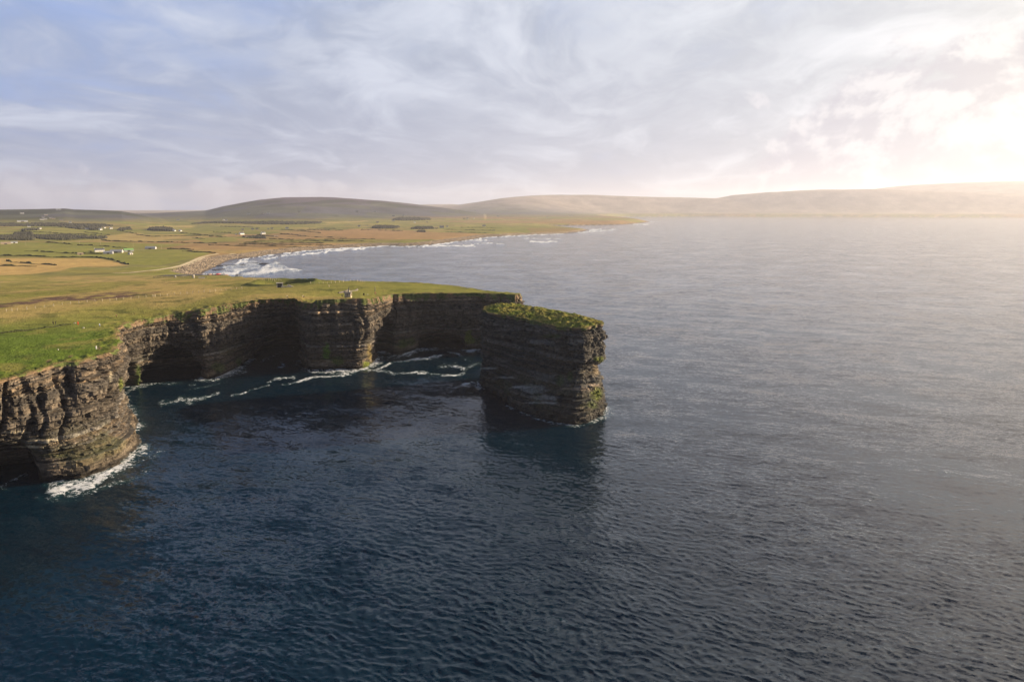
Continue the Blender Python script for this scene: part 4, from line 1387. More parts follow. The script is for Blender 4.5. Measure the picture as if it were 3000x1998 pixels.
# --- hedgerows ----------------------------------------------------
HEDGES = [
    ([(0, 749.5), (80, 751), (153, 754)], 'long dark hedge along the top of the tan field at the left edge'),
    ([(155, 754), (272, 754.6)], 'straight thin hedge continuing right along the top of the tan field'),
    ([(275, 754.6), (310, 758), (340, 763)], 'bushy broken hedge at the corner of the tan field'),
    ([(338, 766.5), (360, 771), (377, 775.8)], 'dark hedge slanting down the right end of the tan field'),
    ([(17, 765.6), (64.5, 770), (165, 778)], 'long hedge slanting across the middle of the tan field'),
    ([(0, 779), (50, 780.5), (110, 781)], 'short low hedge in the lower part of the tan field'),
    ([(117, 738), (165, 740), (212, 743)], 'dark hedge on the green field left of the buff stone hut'),
    ([(73, 736.4), (108, 736.6)], 'short hedge at the left end of the green field above the tan field'),
    ([(219, 743.5), (299, 744.6)], 'hedge running from the buff stone hut to the farm sheds'),
    ([(240, 741), (278, 737)], 'hedge slanting up to the white farmhouse'),
    ([(136, 710.4), (175, 713), (210.6, 716.8)], 'dark hedge just below the near wood'),
    ([(227.6, 718.6), (272, 719.7)], 'thin hedge on the green field, left of two in line'),
    ([(273, 721), (319, 723)], 'bushy hedge on the green field, right of two in line'),
    ([(328, 725), (370, 727.4)], 'hedge behind the barn with the green roof'),
    ([(297, 703.6), (323, 707.3)], 'short hedge at the right end of the near wood'),
    ([(325, 707.6), (400, 708.7)], 'long thin hedge right of the near wood'),
    ([(402, 708.7), (480, 710.5), (554, 712.4)], 'very long thin hedge across the green field behind the cattle shed'),
    ([(59, 678.5), (149, 682.7)], 'hedge on the pale green field under the shelter belt, left half'),
    ([(151, 683), (280, 689)], 'hedge on the pale green field under the shelter belt, right half'),
    ([(246, 680.7), (322, 688.7)], 'thick dark hedge slanting below the white gabled house'),
    ([(348, 674.7), (400, 685)], 'hedge slanting down right of the white cottages'),
    ([(401, 688), (452, 693.8)], 'hedge slanting between tan ground and the pale field'),
    ([(453, 693.8), (588, 691)], 'long nearly level hedge between the copse and the tan ground'),
    ([(528, 683), (575, 687), (623, 691.7)], 'hedge slanting down from the two white gabled houses'),
    ([(612, 693.4), (662, 694.8)], 'dark short hedge below the slanting hedge of the two gabled houses'),
    ([(564, 697.7), (601, 700)], 'short dark hedge alone on a green field in the centre left'),
    ([(567, 712.4), (637, 714)], 'ragged hedge on the green field above the coast track'),
    ([(610, 718.4), (747, 720.6)], 'long ragged hedge inland of the storm beach'),
    ([(491, 730), (569, 732)], 'hedge along the top of the brown strip above the coast track'),
    ([(535, 736), (585, 739), (632, 742)], 'thick dark hedge running down to the end of the coast track'),
    ([(627, 680), (676, 683.5)], 'low hedge left of the large white house'),
    ([(790, 701), (868, 702), (946, 702.8)], 'long dark hedge, upper of two parallel ones on the coastal fields, left half'),
    ([(948, 702.8), (1100, 701.6)], 'long dark hedge, upper of two parallel ones on the coastal fields, right half'),
    ([(744, 706), (946, 707)], 'long dark hedge, lower of two parallel ones on the coastal fields, left half'),
    ([(948, 707), (1100, 708.4)], 'long dark hedge, lower of two parallel ones on the coastal fields, right half'),
    ([(817, 711.6), (950, 713)], 'broken hedge below the two parallel coastal hedges'),
    ([(713.6, 711.6), (798.5, 712)], 'bushy broken hedge left of the coastal fields'),
    ([(700, 716), (842, 717.7)], 'thin hedge across the coastal fields, left half'),
    ([(844, 718), (980, 720)], 'thin hedge across the coastal fields, right half'),
    ([(778, 720), (840, 724), (900, 726)], 'dark slanting hedge nearest the storm beach'),
    ([(754, 688.7), (802, 693.4)], 'hedge slanting right from the steep roofed white house'),
    ([(819, 685.8), (860, 688.5), (904, 693.8)], 'hedge slanting down across the brown strip in the centre'),
    ([(912, 695.5), (1016, 697.7)], 'ragged hedge at the lower edge of the brown moor'),
    ([(822, 672.7), (880, 677), (941, 683)], 'long dark hedge slanting right from the two chimneyed house'),
    ([(875, 674), (1005, 675.6)], 'thin hedge above the brown moor'),
    ([(905, 670), (985, 671)], 'faint hedge above the thin hedge of the brown moor'),
    ([(1055, 673.5), (1180, 677.5)], 'hedge along the top of the brown moor under the round copse'),
    ([(1301, 673), (1450, 675.6)], 'long hedge on the green fields right of the hamlet, upper one'),
    ([(1305, 680.7), (1450, 684.4)], 'long hedge on the green fields right of the hamlet, lower one'),
    ([(1350, 667), (1470, 668)], 'faint hedge below the lone white house near the point'),
    ([(645, 664), (760, 668)], 'faint hedge beyond the low cream cottage'),
]


def hedge(pts, label):
    P = [ground_px(a, b) for a, b in pts]
    L = sum((q - p).length for p, q in zip(P[:-1], P[1:]))
    n = max(6, min(60, int(L / 4)))
    cum = np.concatenate([[0], np.cumsum([(q - p).length for p, q in zip(P[:-1], P[1:])])])
    s = np.linspace(0, cum[-1], n)
    xs = np.interp(s, cum, [p.x for p in P])
    ys = np.interp(s, cum, [p.y for p in P])
    rg = np.random.RandomState(int(pts[0][0] * 7 + pts[0][1]) % 9999)
    xs = xs + np.convolve(rg.normal(0, 1.4, n + 4), np.ones(5) / 5, 'valid')
    ys = ys + np.convolve(rg.normal(0, 5.0, n + 4), np.ones(5) / 5, 'valid')
    zs = height(xs, ys)
    c = Vector((float(xs.mean()), float(ys.mean()), float(zs.mean())))
    dx, dy = np.gradient(xs), np.gradient(ys)
    ln = np.hypot(dx, dy) + 1e-6
    nx, ny = -dy / ln, dx / ln
    far = 0.85
    hh = far * (2.0 * (0.35 + 1.3 * vnoise(s / 9, s * 0, int(pts[0][0]))) + rg.uniform(-0.35, 0.5, n))
    hh[vnoise(s / 22, s * 0, 77 + int(pts[0][1])) < 0.22] *= 0.35
    V, Fc = [], []
    prof = [(-1.3, -0.4), (-1.5, 0.55), (-0.8, 0.95), (0.1, 1.05), (0.9, 0.9), (1.5, 0.5), (1.3, -0.4)]
    for i in range(n):
        for (o, z) in prof:
            j = o * far * rg.uniform(0.75, 1.3)
            V.append((xs[i] + nx[i] * j - c.x, ys[i] + ny[i] * j - c.y, zs[i] - c.z + (z * max(hh[i], 0.5) * rg.uniform(0.8, 1.2) if z > 0 else -0.5)))
    m = len(prof)
    for i in range(n - 1):
        for k in range(m - 1):
            Fc.append((i * m + k, i * m + k + 1, (i + 1) * m + k + 1, (i + 1) * m + k))
    me = mesh_np('hedgerow', np.array(V), np.array(Fc), False)
    o = new_obj('hedgerow', me, M['hedge'])
    o.location = c
    tag(o, label, 'hedge', 'hedgerows between the fields')


for pts, lab in HEDGES:
    hedge(pts, lab)


# --- woods: one mass of small crowns each -------------------------
def wood(name, poly, spacing, hgt, kind, label=None, cat=None, group=None, seed=1):
    W_ = [ground_px(a, b) for a, b in poly]
    P2 = [(p.x, p.y) for p in W_]
    rg = np.random.RandomState(seed)
    lo_x, hi_x = min(p[0] for p in P2), max(p[0] for p in P2)
    lo_y, hi_y = min(p[1] for p in P2), max(p[1] for p in P2)
    nx = int((hi_x - lo_x) / spacing) + 1
    ny = int((hi_y - lo_y) / spacing) + 1
    gx_, gy_ = np.meshgrid(np.linspace(lo_x, hi_x, nx), np.linspace(lo_y, hi_y, ny))
    gx_ = (gx_ + rg.uniform(-.5, .5, gx_.shape) * spacing).ravel()
    gy_ = (gy_ + rg.uniform(-.5, .5, gy_.shape) * spacing).ravel()
    ok = inside(gx_, gy_, P2) & (fbm(gx_ / 60, gy_ / 60, seed, 3) > 0.33)
    gx_, gy_ = gx_[ok], gy_[ok]
    if len(gx_) > 2600:
        sel = rg.permutation(len(gx_))[:2600]
        gx_, gy_ = gx_[sel], gy_[sel]
    gzz = height(gx_, gy_)
    c = Vector((float(gx_.mean()), float(gy_.mean()), float(gzz.mean())))
    V, Fc = [], []
    for x, y, z in zip(gx_, gy_, gzz):
        h = hgt * rg.uniform(0.6, 1.15)
        r0 = spacing * rg.uniform(0.55, 0.85)
        o = len(V)
        k = 6
        for t, rr_ in ((0.05, 0.7), (0.4, 1.0), (0.75, 0.6)):
            a0 = rg.uniform(0, 6.28)
            for i in range(k):
                a = a0 * 0 + 2 * math.pi * i / k
                q = r0 * rr_ * rg.uniform(0.7, 1.25)
                V.append((x - c.x + q * math.cos(a), y - c.y + q * math.sin(a), z - c.z - 0.4 + h * t * rg.uniform(0.9, 1.1)))
        V.append((x - c.x + rg.uniform(-.3, .3), y - c.y, z - c.z + h))
        for ring in range(2):
            for i in range(k):
                j = (i + 1) % k
                a, b_ = o + ring * k + i, o + ring * k + j
                Fc.append((a, b_, b_ + k))
                Fc.append((a, b_ + k, a + k))
        for i in range(k):
            Fc.append((o + 2 * k + i, o + 2 * k + (i + 1) % k, o + 3 * k))
    me = mesh_np(name, np.array(V), np.array(Fc), False)
    o = new_obj(name, me, M['wood'])
    o.location = c
    tag(o, label, cat, group, kind)
    return o


wood('woodland', [(-60, 702), (0, 703), (95, 704), (103, 698), (140, 702), (200, 704), (250, 701), (311, 700), (311, 695), (260, 694), (205, 689), (100, 690), (0, 692), (-60, 692)], 6.0, 5.5, 'stuff', seed=3)
wood('woodland', [(-60, 664), (80, 663), (170, 664), (240, 673), (250, 671), (330, 662), (300, 658), (190, 656), (110, 655), (-60, 657)], 9, 6, 'stuff', seed=4)
wood('woodland', [(560, 657), (620, 654), (700, 656), (780, 658), (850, 658), (935, 656), (940, 652), (800, 650), (700, 651), (600, 652)], 14, 7, 'stuff', seed=5)
wood('woodland', [(1150, 644), (1180, 647), (1262, 645), (1258, 641), (1200, 638), (1165, 640)], 12, 8, 'stuff', seed=6)
wood('copse', [(1091, 669), (1110, 671), (1160, 670), (1171, 667), (1140, 664), (1100, 664)], 7, 9, None, 'long dark copse of bushy trees at the top edge of the brown moor', 'copse', seed=7)
wood('copse', [(433, 675), (460, 677), (506, 678), (507, 672), (480, 668), (440, 670)], 7, 9, None, 'dark copse left of the two white gabled houses', 'copse', seed=8)
wood('copse', [(1222, 680), (1247, 681), (1244, 677), (1226, 677)], 6, 6, None, 'small round clump of dark bushes below the hamlet near the shore', 'copse', seed=9)
wood('copse', [(1205, 671), (1240, 672), (1270, 671), (1268, 667), (1222, 666)], 6, 7, None, 'dark trees around the cream farmhouse of the hamlet near the shore', 'copse', seed=10)
wood('copse', [(707, 699), (728, 699), (780, 700), (775, 694), (745, 692), (712, 694)], 5, 4, None, 'low dark bushes in front of the large white house', 'bushes', seed=11)
wood('copse', [(263, 674), (285, 675), (300, 668), (280, 663), (262, 667)], 7, 8, None, 'bare brown trees around the white gabled house by the shelter belt', 'copse', seed=12)
wood('copse', [(65, 676), (112, 677), (114, 672), (75, 672)], 7, 7, None, 'dark scrub left of the lower white cottage under the shelter belt', 'copse', seed=13)
wood('copse', [(42, 690.5), (95, 690), (95, 685.5), (45, 686)], 7, 9, None, 'dark line of trees rising behind the near wood', 'copse', seed=14)
wood('copse', [(345, 676), (384, 674), (380, 668), (350, 670)], 8, 6, None, 'brown bushes right of the white cottages by the shelter belt', 'copse', seed=15)

# --- utility poles ------------------------------------------------
def make_pole():
    root = empty('utility_pole', (0, 0, 0))
    MB().tube((0, 0, -0.5), (0, 0, 8.6), 0.24, 0.17, 8).build('pole', M['pole'], root)
    MB().box(-0.9, 0.9, -0.07, 0.07, 8.0, 8.2).build('crossarm', M['pole'], root)
    return root


POLES = [(76.5, 722, 'tall pale pole near the left edge, on the green field below the near wood'), (185, 714, 'pale pole at the foot of the near wood'),
         (234, 717, 'pale pole on the green field behind the white farmhouse'), (295, 717, 'pale pole in line behind the grey farm sheds'),
         (390.6, 723, 'pale pole just behind the barn with the green roof'), (473.5, 731, 'pale pole right of the detached cattle shed'),
         (506, 713, 'pale pole on the very long thin hedge'), (612, 705.5, 'tall pale pole on the green field in the centre left'),
         (665, 694.5, 'pale pole left of the small blue grey shed'), (155, 685, 'pale pole on the pale green field under the shelter belt'),
         (235, 674, 'pale pole at the right end of the shelter belt')]
pole0 = make_pole()
for i, (a, b, lab) in enumerate(POLES):
    o = pole0 if i == 0 else copy_tree(pole0)
    p = ground_px(a, b)
    o.location = p
    o.rotation_euler = (0, R(random.uniform(-2, 2)), R(random.uniform(0, 90)))
    tag(o, lab, 'pole', 'utility poles across the farmland')


# --- tracks and the car park --------------------------------------
def ribbon(name, pts, width, mat, lift=0.25):
    P = [ground_px(a, b) for a, b in pts]
    cum = np.concatenate([[0], np.cumsum([(q - p).length for p, q in zip(P[:-1], P[1:])])])
    n = max(8, int(cum[-1] / 6))
    s = np.linspace(0, cum[-1], n)
    xs = np.interp(s, cum, [p.x for p in P])
    ys = np.interp(s, cum, [p.y for p in P])
    w = max(3, n // 12 | 1)
    xs, ys = smooth1(xs, w, False), smooth1(ys, w, False)
    dx, dy = np.gradient(xs), np.gradient(ys)
    ln = np.hypot(dx, dy) + 1e-6
    rows_ = []
    for k in (-1, -0.33, 0.33, 1):
        X_ = xs - dy / ln * k * width / 2
        Y_ = ys + dx / ln * k * width / 2
        rows_.append(np.stack([X_, Y_, height(X_, Y_) + lift], -1))
    V = np.stack(rows_, 0).reshape(-1, 3)
    o = new_obj(name, mesh_np(name, V, grid_faces(4, n), True), mat)
    tag(o, kind='structure')


ribbon('track', [(331, 801), (382, 800), (446, 793), (497, 786.5), (527, 780), (554, 770), (588, 754.5), (605, 750), (639, 744)], 6.5, M['track'])
ribbon('track', [(542, 780.5), (566, 771), (588, 761), (597, 756), (612, 754)], 5.0, M['track'])
ribbon('track', [(671, 746.5), (690, 743.5)], 5, M['track'])
ribbon('track', [(388, 733), (410, 732), (430, 730.5)], 4, M['track'])
ribbon('path', [(513, 811), (540, 809), (575, 806), (600, 804)], 3.5, M['track'])

# the car park behind the brow
cp0, cp1 = Vector((-460, 905)), Vector((-372, 925))
gx_, gy_ = np.meshgrid(np.linspace(-428, -338, 30), np.linspace(818, 850, 14))
gq = height(gx_.ravel(), gy_.ravel()) + 0.35
o = new_obj('car_park', mesh_np('car_park', np.column_stack([gx_.ravel(), gy_.ravel(), gq]), grid_faces(14, 30), True), M['asphalt'])
tag(o, kind='structure')


def at_range(px, r):
    """ground at a survey column and a distance"""
    d = ray(px, 800)
    hz = math.hypot(d[0], d[1])
    x, y = d[0] / hz * r, d[1] / hz * r
    return Vector((x, y, gz(x, y)))


def make_car(label, paint_m, van=False):
    root = empty('parked_van' if van else 'parked_car', (0, 0, 0))
    tag(root, label, 'van' if van else 'car', 'vehicles in the car park behind the brow')
    hw = 0.9
    if van:
        prof = [(-2.3, 0.35), (2.3, 0.35), (2.35, 0.95), (1.75, 1.15), (1.15, 2.05), (-2.2, 2.1), (-2.35, 0.8)]
        win = [(1.62, 1.2), (1.1, 1.95), (0.3, 1.95), (0.3, 1.2)]
    else:
        prof = [(-2.05, 0.3), (2.1, 0.3), (2.15, 0.75), (1.1, 0.95), (0.5, 1.45), (-1.1, 1.48), (-1.95, 1.0), (-2.1, 0.7)]
        win = [(0.95, 0.98), (0.45, 1.38), (-1.05, 1.4), (-1.6, 1.0)]
    b = MB()
    vs = [(x, s * hw * (1 if z < 1.0 else 0.82), z) for s in (-1, 1) for x, z in prof]
    n = len(prof)
    fs = [tuple(range(n))[::-1], tuple(range(n, 2 * n))] + [(i, (i + 1) % n, n + (i + 1) % n, n + i) for i in range(n)]
    b.add(vs, fs)
    b.build('body', paint_m, root, bevel=0.06)
    for s in (-1, 1):
        g = MB()
        g.add([(x, s * (hw * 0.9 + 0.02), z) for x, z in win], [tuple(range(4))])
        g.build('window', M['pane'], root)
        MB().box(2.08 if not van else 2.3, 2.2 if not van else 2.4, s * 0.62 - 0.18, s * 0.62 + 0.18, 0.6, 0.78).build('headlight', M['lamp'], root)
        for x in (-1.3, 1.35):
            w = empty('wheel', (x, s * 0.82, 0.33))
            w.parent = root
            MB().tube((0, -0.11, 0), (0, 0.11, 0), 0.33, 0.33, 14).build('tyre', M['tyre'], w)
            MB().tube((0, -0.12, 0), (0, 0.12, 0), 0.2, 0.2, 10).build('rim', M['rim'], w)
    return root


CARS = [(600, 'white van parked nearest the water at the left end of the row', (0.75, 0.75, 0.75), True, 906), (616, 'white and orange car, second in the row behind the brow', (0.70, 0.42, 0.25), False, 906),
        (626, 'dark grey car beside the red car behind the brow', (0.07, 0.08, 0.10), False, 906), (637, 'bright red car in the middle of the row behind the brow', (0.55, 0.03, 0.02), False, 906),
        (642, 'second, partly hidden red car at the right side of the bright red one', (0.45, 0.05, 0.03), False, 906),
        (654, 'white van at the right part of the row behind the brow', (0.72, 0.70, 0.66), True, 906), (664, 'pale pinkish tan car at the right end of the row behind the brow', (0.55, 0.36, 0.28), False, 906)]
for i, (a, lab, rgb, van, rr_) in enumerate(CARS):
    c = make_car(lab, paint('car_paint', rgb), van)
    p = at_range(a, rr_ + (i % 3) * 5)
    c.location = (p.x, p.y, p.z + 0.36)
    c.rotation_euler = (0, 0, R(25 + 12 * ((i * 37) % 5)))


# --- fences -------------------------------------------------------
def fence(label, pts, postm, post_h=1.25, half=0.09, wire=True, group=None):
    P = [ground_px(a, b) for a, b in pts]
    root = empty('fence', P[len(P) // 2])
    tag(root, label, 'fence', group)
    o = root.location.copy()
    me0 = None
    for p in P:
        q = p - o
        if me0 is None:
            ob = MB().box(-half, half, -half, half, -0.5, post_h).build('post', postm, root, bevel=0.02)
            me0 = ob.data
        else:
            ob = bpy.data.objects.new('post', me0)
            COL.objects.link(ob)
            ob.parent = root
        ob.location = q
        ob.rotation_euler = (R(random.uniform(-4, 4)), R(random.uniform(-4, 4)), random.uniform(0, 1))
    if wire:
        m = MB()
        for a, b in zip(P[:-1], P[1:]):
            for z in (0.5, 1.0):
                m.tube(a - o + Vector((0, 0, z)), b - o + Vector((0, 0, z)), 0.012, None, 4)
        m.build('wire', M['wire'], root)
    return root


def px8(l, s=4.71, ox=0, oy=820):
    return [(ox + a / s, oy + b / s) for a, b in l]


F1 = px8([(90, 441), (168, 434), (240, 424), (372, 410), (490, 399), (615, 386), (742, 366), (862, 349), (975, 334), (1087, 326), (1203, 316), (1313, 303), (1412, 298), (1517, 294), (1608, 282),
          (1703, 273), (1810, 267), (1915, 257), (2015, 244), (2110, 237), (2125, 236), (2145, 235), (2213, 228)]) + \
    px8([(315, 687), (475, 660), (620, 652), (770, 640), (900, 626), (1035, 616), (1160, 606), (1297, 598), (1423, 584), (1550, 570), (1665, 558), (1783, 552), (1905, 540), (2030, 524)], 7.85, 450, 780)
fence('long row of pale posts and wire beside the dark heather strip', F1, M['post'], 1.6, 0.11)
F2 = px8([(1000, 187), (1075, 190), (1147, 188), (1220, 184), (1290, 181), (1358, 176), (1428, 171), (1498, 166), (1567, 159), (1630, 150), (1693, 147), (1750, 148), (1812, 151), (1862, 155), (1900, 158), (1935, 160)], 5.8875, 740, 800)
fence('row of bright white posts along the far brow right of the walled hollow', F2, M['post'], 1.6, 0.12)
F3_ = [(744 + k * 6.1, 820.2 + 0.35 * k) for k in range(14)]
fence('row of small pale posts on the brow left of the walled hollow', F3_, M['post'], 1.4, 0.10)
F4 = [(450 + k * 3.6, 815.5 - 0.02 * k) for k in range(44)]
fence('dark close-set post fence by the car park', F4, M['dark_post'], 1.9, 0.14)
p = ground_px(513, 812.5)
w = MB().box(-0.9, 0.9, -0.7, 0.7, -0.4, 1.7).build('gate_pillar', M['white_stone'], None, bevel=0.08)
w.location = p
tag(w, 'small white pillar at the left end of the path to the car park', 'pillar')
p = ground_px(567, 815)
w = MB().box(-0.8, 0.8, -0.8, 0.8, -0.4, 3.2).prism([(-0.95, 3.2), (0.95, 3.2), (0, 3.8)], -0.95, 0.95).build('gate_pillar', M['concrete'], None)
w.location = p
tag(w, 'tall pale pillar in the middle of the dark fence by the car park', 'pillar')
p = ground_px(591, 816)
w = MB().box(-3.0, 3.0, -0.3, 0.3, -0.4, 1.7).box(-3.15, 3.15, -0.42, 0.42, 1.703, 1.9).build('low_wall', M['concrete'], None, bevel=0.03)
w.location = p
w.rotation_euler = (0, 0, R(24))
tag(w, 'short pale concrete wall right of the tall pillar by the car park', 'wall')

# --- shelter in the walled hollow ---------------------------------
p = ground_px(820, 842.5)
rt = empty('shelter', p, math.atan2(-p.x, p.y))
tag(rt, 'open concrete shelter built into the bank of the walled hollow', 'shelter')
for sx in (-1, 1):
    MB().box(sx * 1.9 - 0.35, sx * 1.9 + 0.35, -1.4, 1.6, -0.6, 3.0).build('side_wall', M['concrete'], rt)
MB().box(-1.55, 1.55, 1.2, 1.597, -0.6, 3.0).build('back_wall', M['stone_grey'], rt)
MB().box(-2.45, 2.45, -1.7, 1.8, 3.003, 3.45).build('roof', M['concrete'], rt, bevel=0.04)
p = ground_px(839, 842)
w = MB().box(-3.6, 3.6, -0.22, 0.22, -0.4, 0.9).build('low_wall', M['concrete'], None, bevel=0.04)
w.location = p
w.rotation_euler = (0, 0, math.atan2(-p.x, p.y))
tag(w, 'low concrete wall right of the shelter in the hollow', 'wall')
p = ground_px(851, 840)
w = MB().prism([(-2.0, -0.3), (2.4, -0.3), (2.4, 0.1), (-2.0, 1.6)], -0.25, 0.25, 'y').build('ramp_wall', M['concrete'], None)
w.location = p
w.rotation_euler = (0, 0, math.atan2(-p.x, p.y) - 0.4)
tag(w, 'short sloping concrete wall at the right side of the hollow', 'wall')

# --- shrine and statue at the cliff edge --------------------------
p = ground_px(1020.5, 872)
rz = math.atan2(-p.x, p.y) - 0.25
rt = empty('shrine', p, rz)
tag(rt, 'small pale stone shrine with narrow arched openings at the cliff edge', 'shrine')
MB().box(-1.9, 1.9, -1.6, 1.6, -0.6, 0.9).build('plinth', M['buff'], rt)
for sx in (-1.6, -0.55, 0.55, 1.6):
    for sy in (-1.3, 1.3):
        MB().box(sx - 0.28, sx + 0.28, sy - 0.28, sy + 0.28, 0.9, 2.6).build('pillar', M['cream'], rt)
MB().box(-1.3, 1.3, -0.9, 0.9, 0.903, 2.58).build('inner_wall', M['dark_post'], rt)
MB().box(-2.0, 2.0, -1.7, 1.7, 2.603, 2.95).prism([(-1.5, 2.953), (1.5, 2.953), (0, 3.5)], -1.8, 1.8).build('roof', M['stone_grey'], rt)
p = ground_px(1022, 858)
rt = empty('statue', p, 0)
tag(rt, 'slim grey robed statue on a plinth behind the shrine', 'statue')
MB().box(-0.6, 0.6, -0.6, 0.6, -0.4, 1.0).box(-0.45, 0.45, -0.45, 0.45, 1.003, 1.4).build('plinth', M['concrete'], rt)
prof = [(0.42, 1.4), (0.40, 1.9), (0.30, 2.5), (0.34, 2.9), (0.30, 3.15), (0.11, 3.25), (0.10, 3.3), (0.15, 3.4), (0.16, 3.52), (0.10, 3.75), (0.02, 3.95)]
V, Fc = [], []
for r_, z in prof:
    for i in range(12):
        a = 2 * math.pi * i / 12
        V.append((r_ * math.cos(a) * 1.0, r_ * math.sin(a) * 0.75, z))
Fc = grid_faces(len(prof), 12, True)
new_obj('figure', mesh_np('figure', np.array(V), Fc, True), M['stone_grey'], rt)
MB().tube((0.38, -0.05, 1.45), (0.42, -0.05, 3.9), 0.035, 0.03, 6).build('staff', M['stone_grey'], rt)
P0, P1, P2_ = ground_px(992, 859.5), ground_px(1018, 857), ground_px(1048, 851.5)


def rubble(name, pts, hgt, th_, label, mat):
    cum = np.concatenate([[0], np.cumsum([(q - p_).length for p_, q in zip(pts[:-1], pts[1:])])])
    n = int(cum[-1] / 0.5)
    s = np.linspace(0, cum[-1], n)
    xs = np.interp(s, cum, [q.x for q in pts])
    ys = np.interp(s, cum, [q.y for q in pts])
    zs = height(xs, ys)
    c = Vector((xs.mean(), ys.mean(), zs.mean()))
    dx, dy = np.gradient(xs), np.gradient(ys)
    ln = np.hypot(dx, dy)
    rg = np.random.RandomState(n)
    top = hgt * (0.35 + 0.9 * vnoise(s / 4, s * 0, 5)) + rg.uniform(-.12, .12, n)
    V = []
    for i in range(n):
        for (k, z) in ((-1, -0.4), (-1, 0.6), (-0.8, 1), (0.8, 1), (1, 0.6), (1, -0.4)):
            j = k * th_ / 2 * rg.uniform(0.85, 1.15)
            V.append((xs[i] - dy[i] / ln[i] * j - c.x, ys[i] + dx[i] / ln[i] * j - c.y, zs[i] - c.z + (z * top[i] if z > 0 else z)))
    Fq_ = grid_faces(n, 6)
    o_ = new_obj(name, mesh_np(name, np.array(V), Fq_, False), mat)
    o_.location = c
    tag(o_, label, 'wall')


rubble('ruined_wall', [P0, P1, P2_], 1.5, 0.8, 'broken grey stone wall running behind the shrine', M['stone_grey'])
rubble('low_bank', [ground_px(0, 978), ground_px(60, 971), ground_px(130, 962), ground_px(205, 952)], 0.8, 1.8, 'low dark turf bank crossing the near grass at the left edge', M['hedge'])
p = ground_px(1066, 868)
rt = empty('information_board', p, 0.2)
tag(rt, 'dark board on two legs right of the shrine', 'sign')
MB().box(-0.5, 0.5, -0.05, 0.05, 0.7, 1.9).build('board', M['dark_post'], rt, bevel=0.02)
for sx in (-1, 1):
    MB().box(sx * 0.4 - 0.06, sx * 0.4 + 0.06, 0.053, 0.15, -0.4, 1.9).build('leg', M['dark_post'], rt)
p = ground_px(1002.5, 871)
rt = empty('lectern_sign', p, 0.1)
tag(rt, 'low dark slanted sign at the left side of the shrine', 'sign')
MB().prism([(-0.45, 0.95), (0.45, 1.35), (0.45, 1.43), (-0.45, 1.03)], -0.55, 0.55).build('panel', M['dark_post'], rt)
MB().box(-0.12, 0.12, -0.1, 0.1, -0.4, 1.1).build('leg', M['dark_post'], rt)
p = ground_px(1099, 853)
w = MB().tube((0, 0, -0.5), (0, 0, 2.5), 0.28, 0.22, 10).tube((0, 0, 2.5), (0, 0, 2.75), 0.33, 0.30, 10).build('marker_post', M['stone_grey'], None)
w.location = p
tag(w, 'dark grey upright marker alone on the grass right of the ruined wall', 'post')
p = ground_px(964, 842)
w = MB().tube((0, 0, -0.5), (0, 0, 1.6), 0.22, 0.20, 8).tube((0, 0, 1.6), (0, 0, 1.8), 0.26, 0.15, 8).build('marker_post', M['post'], None)
w.location = p
tag(w, 'short white marker post between the hollow and the shrine', 'post')
p = ground_px(1099.6, 864)
rt = empty('lifebuoy_stand', p, 0.1)
tag(rt, 'red and white lifebuoy on a post near the cliff edge', 'lifebuoy')
MB().box(-0.08, 0.08, -0.08, 0.08, -0.4, 1.5).build('post', M['post'], rt)
V = []
for i in range(20):
    a = 2 * math.pi * i / 20
    for j in range(8):
        b_ = 2 * math.pi * j / 8
        q = 0.38 + 0.13 * math.cos(b_)
        V.append((q * math.cos(a), -0.22 + 0.13 * math.sin(b_), 1.25 + q * math.sin(a)))
Fr = []
for i in range(20):
    for j in range(8):
        Fr.append((i * 8 + j, ((i + 1) % 20) * 8 + j, ((i + 1) % 20) * 8 + (j + 1) % 8, i * 8 + (j + 1) % 8))
ob = new_obj('ring', mesh_np('ring', np.array(V), np.array(Fr), True), paint('lifebuoy_red', (0.60, 0.05, 0.02)), rt)
ob.data.materials.append(M['whitewash'])
for i, pl in enumerate(ob.data.polygons):
    if (i // 8) % 5 == 0:
        pl.material_index = 1


def stone(px, py, size, label, mat, name='boulder', cat='rock'):
    p_ = ground_px(px, py)
    bm = bmesh.new()
    bmesh.ops.create_icosphere(bm, subdivisions=2, radius=1)
    rg = np.random.RandomState(int(px * 3 + py))
    for v in bm.verts:
        f = 0.75 + 0.5 * float(vnoise(v.co.x * 1.5 + 9 + px, v.co.y * 1.5 + v.co.z, 4))
        v.co = Vector((v.co.x * size[0] * f, v.co.y * size[1] * f, v.co.z * size[2] * f))
    me = bpy.data.meshes.new(name)
    bm.to_mesh(me)
    bm.free()
    o_ = new_obj(name, me, mat)
    o_.location = (p_.x, p_.y, p_.z + size[2] * 0.25)
    o_.rotation_euler = (0, 0, rg.uniform(0, 3))
    tag(o_, label, cat)


stone(245, 961, (0.55, 0.35, 0.3), 'pale stone on the grass right of the person in red', M['white_stone'])
stone(219, 947.5, (0.7, 0.35, 0.3), 'pale flat stone on the grass left of the person in red', M['white_stone'])
stone(170, 1026, (0.3, 0.3, 0.28), 'tiny white stone on the near green grass', M['white_stone'])
stone(1077, 864, (0.5, 0.4, 0.35), 'pale stone between the dark board and the lifebuoy', M['white_stone'])
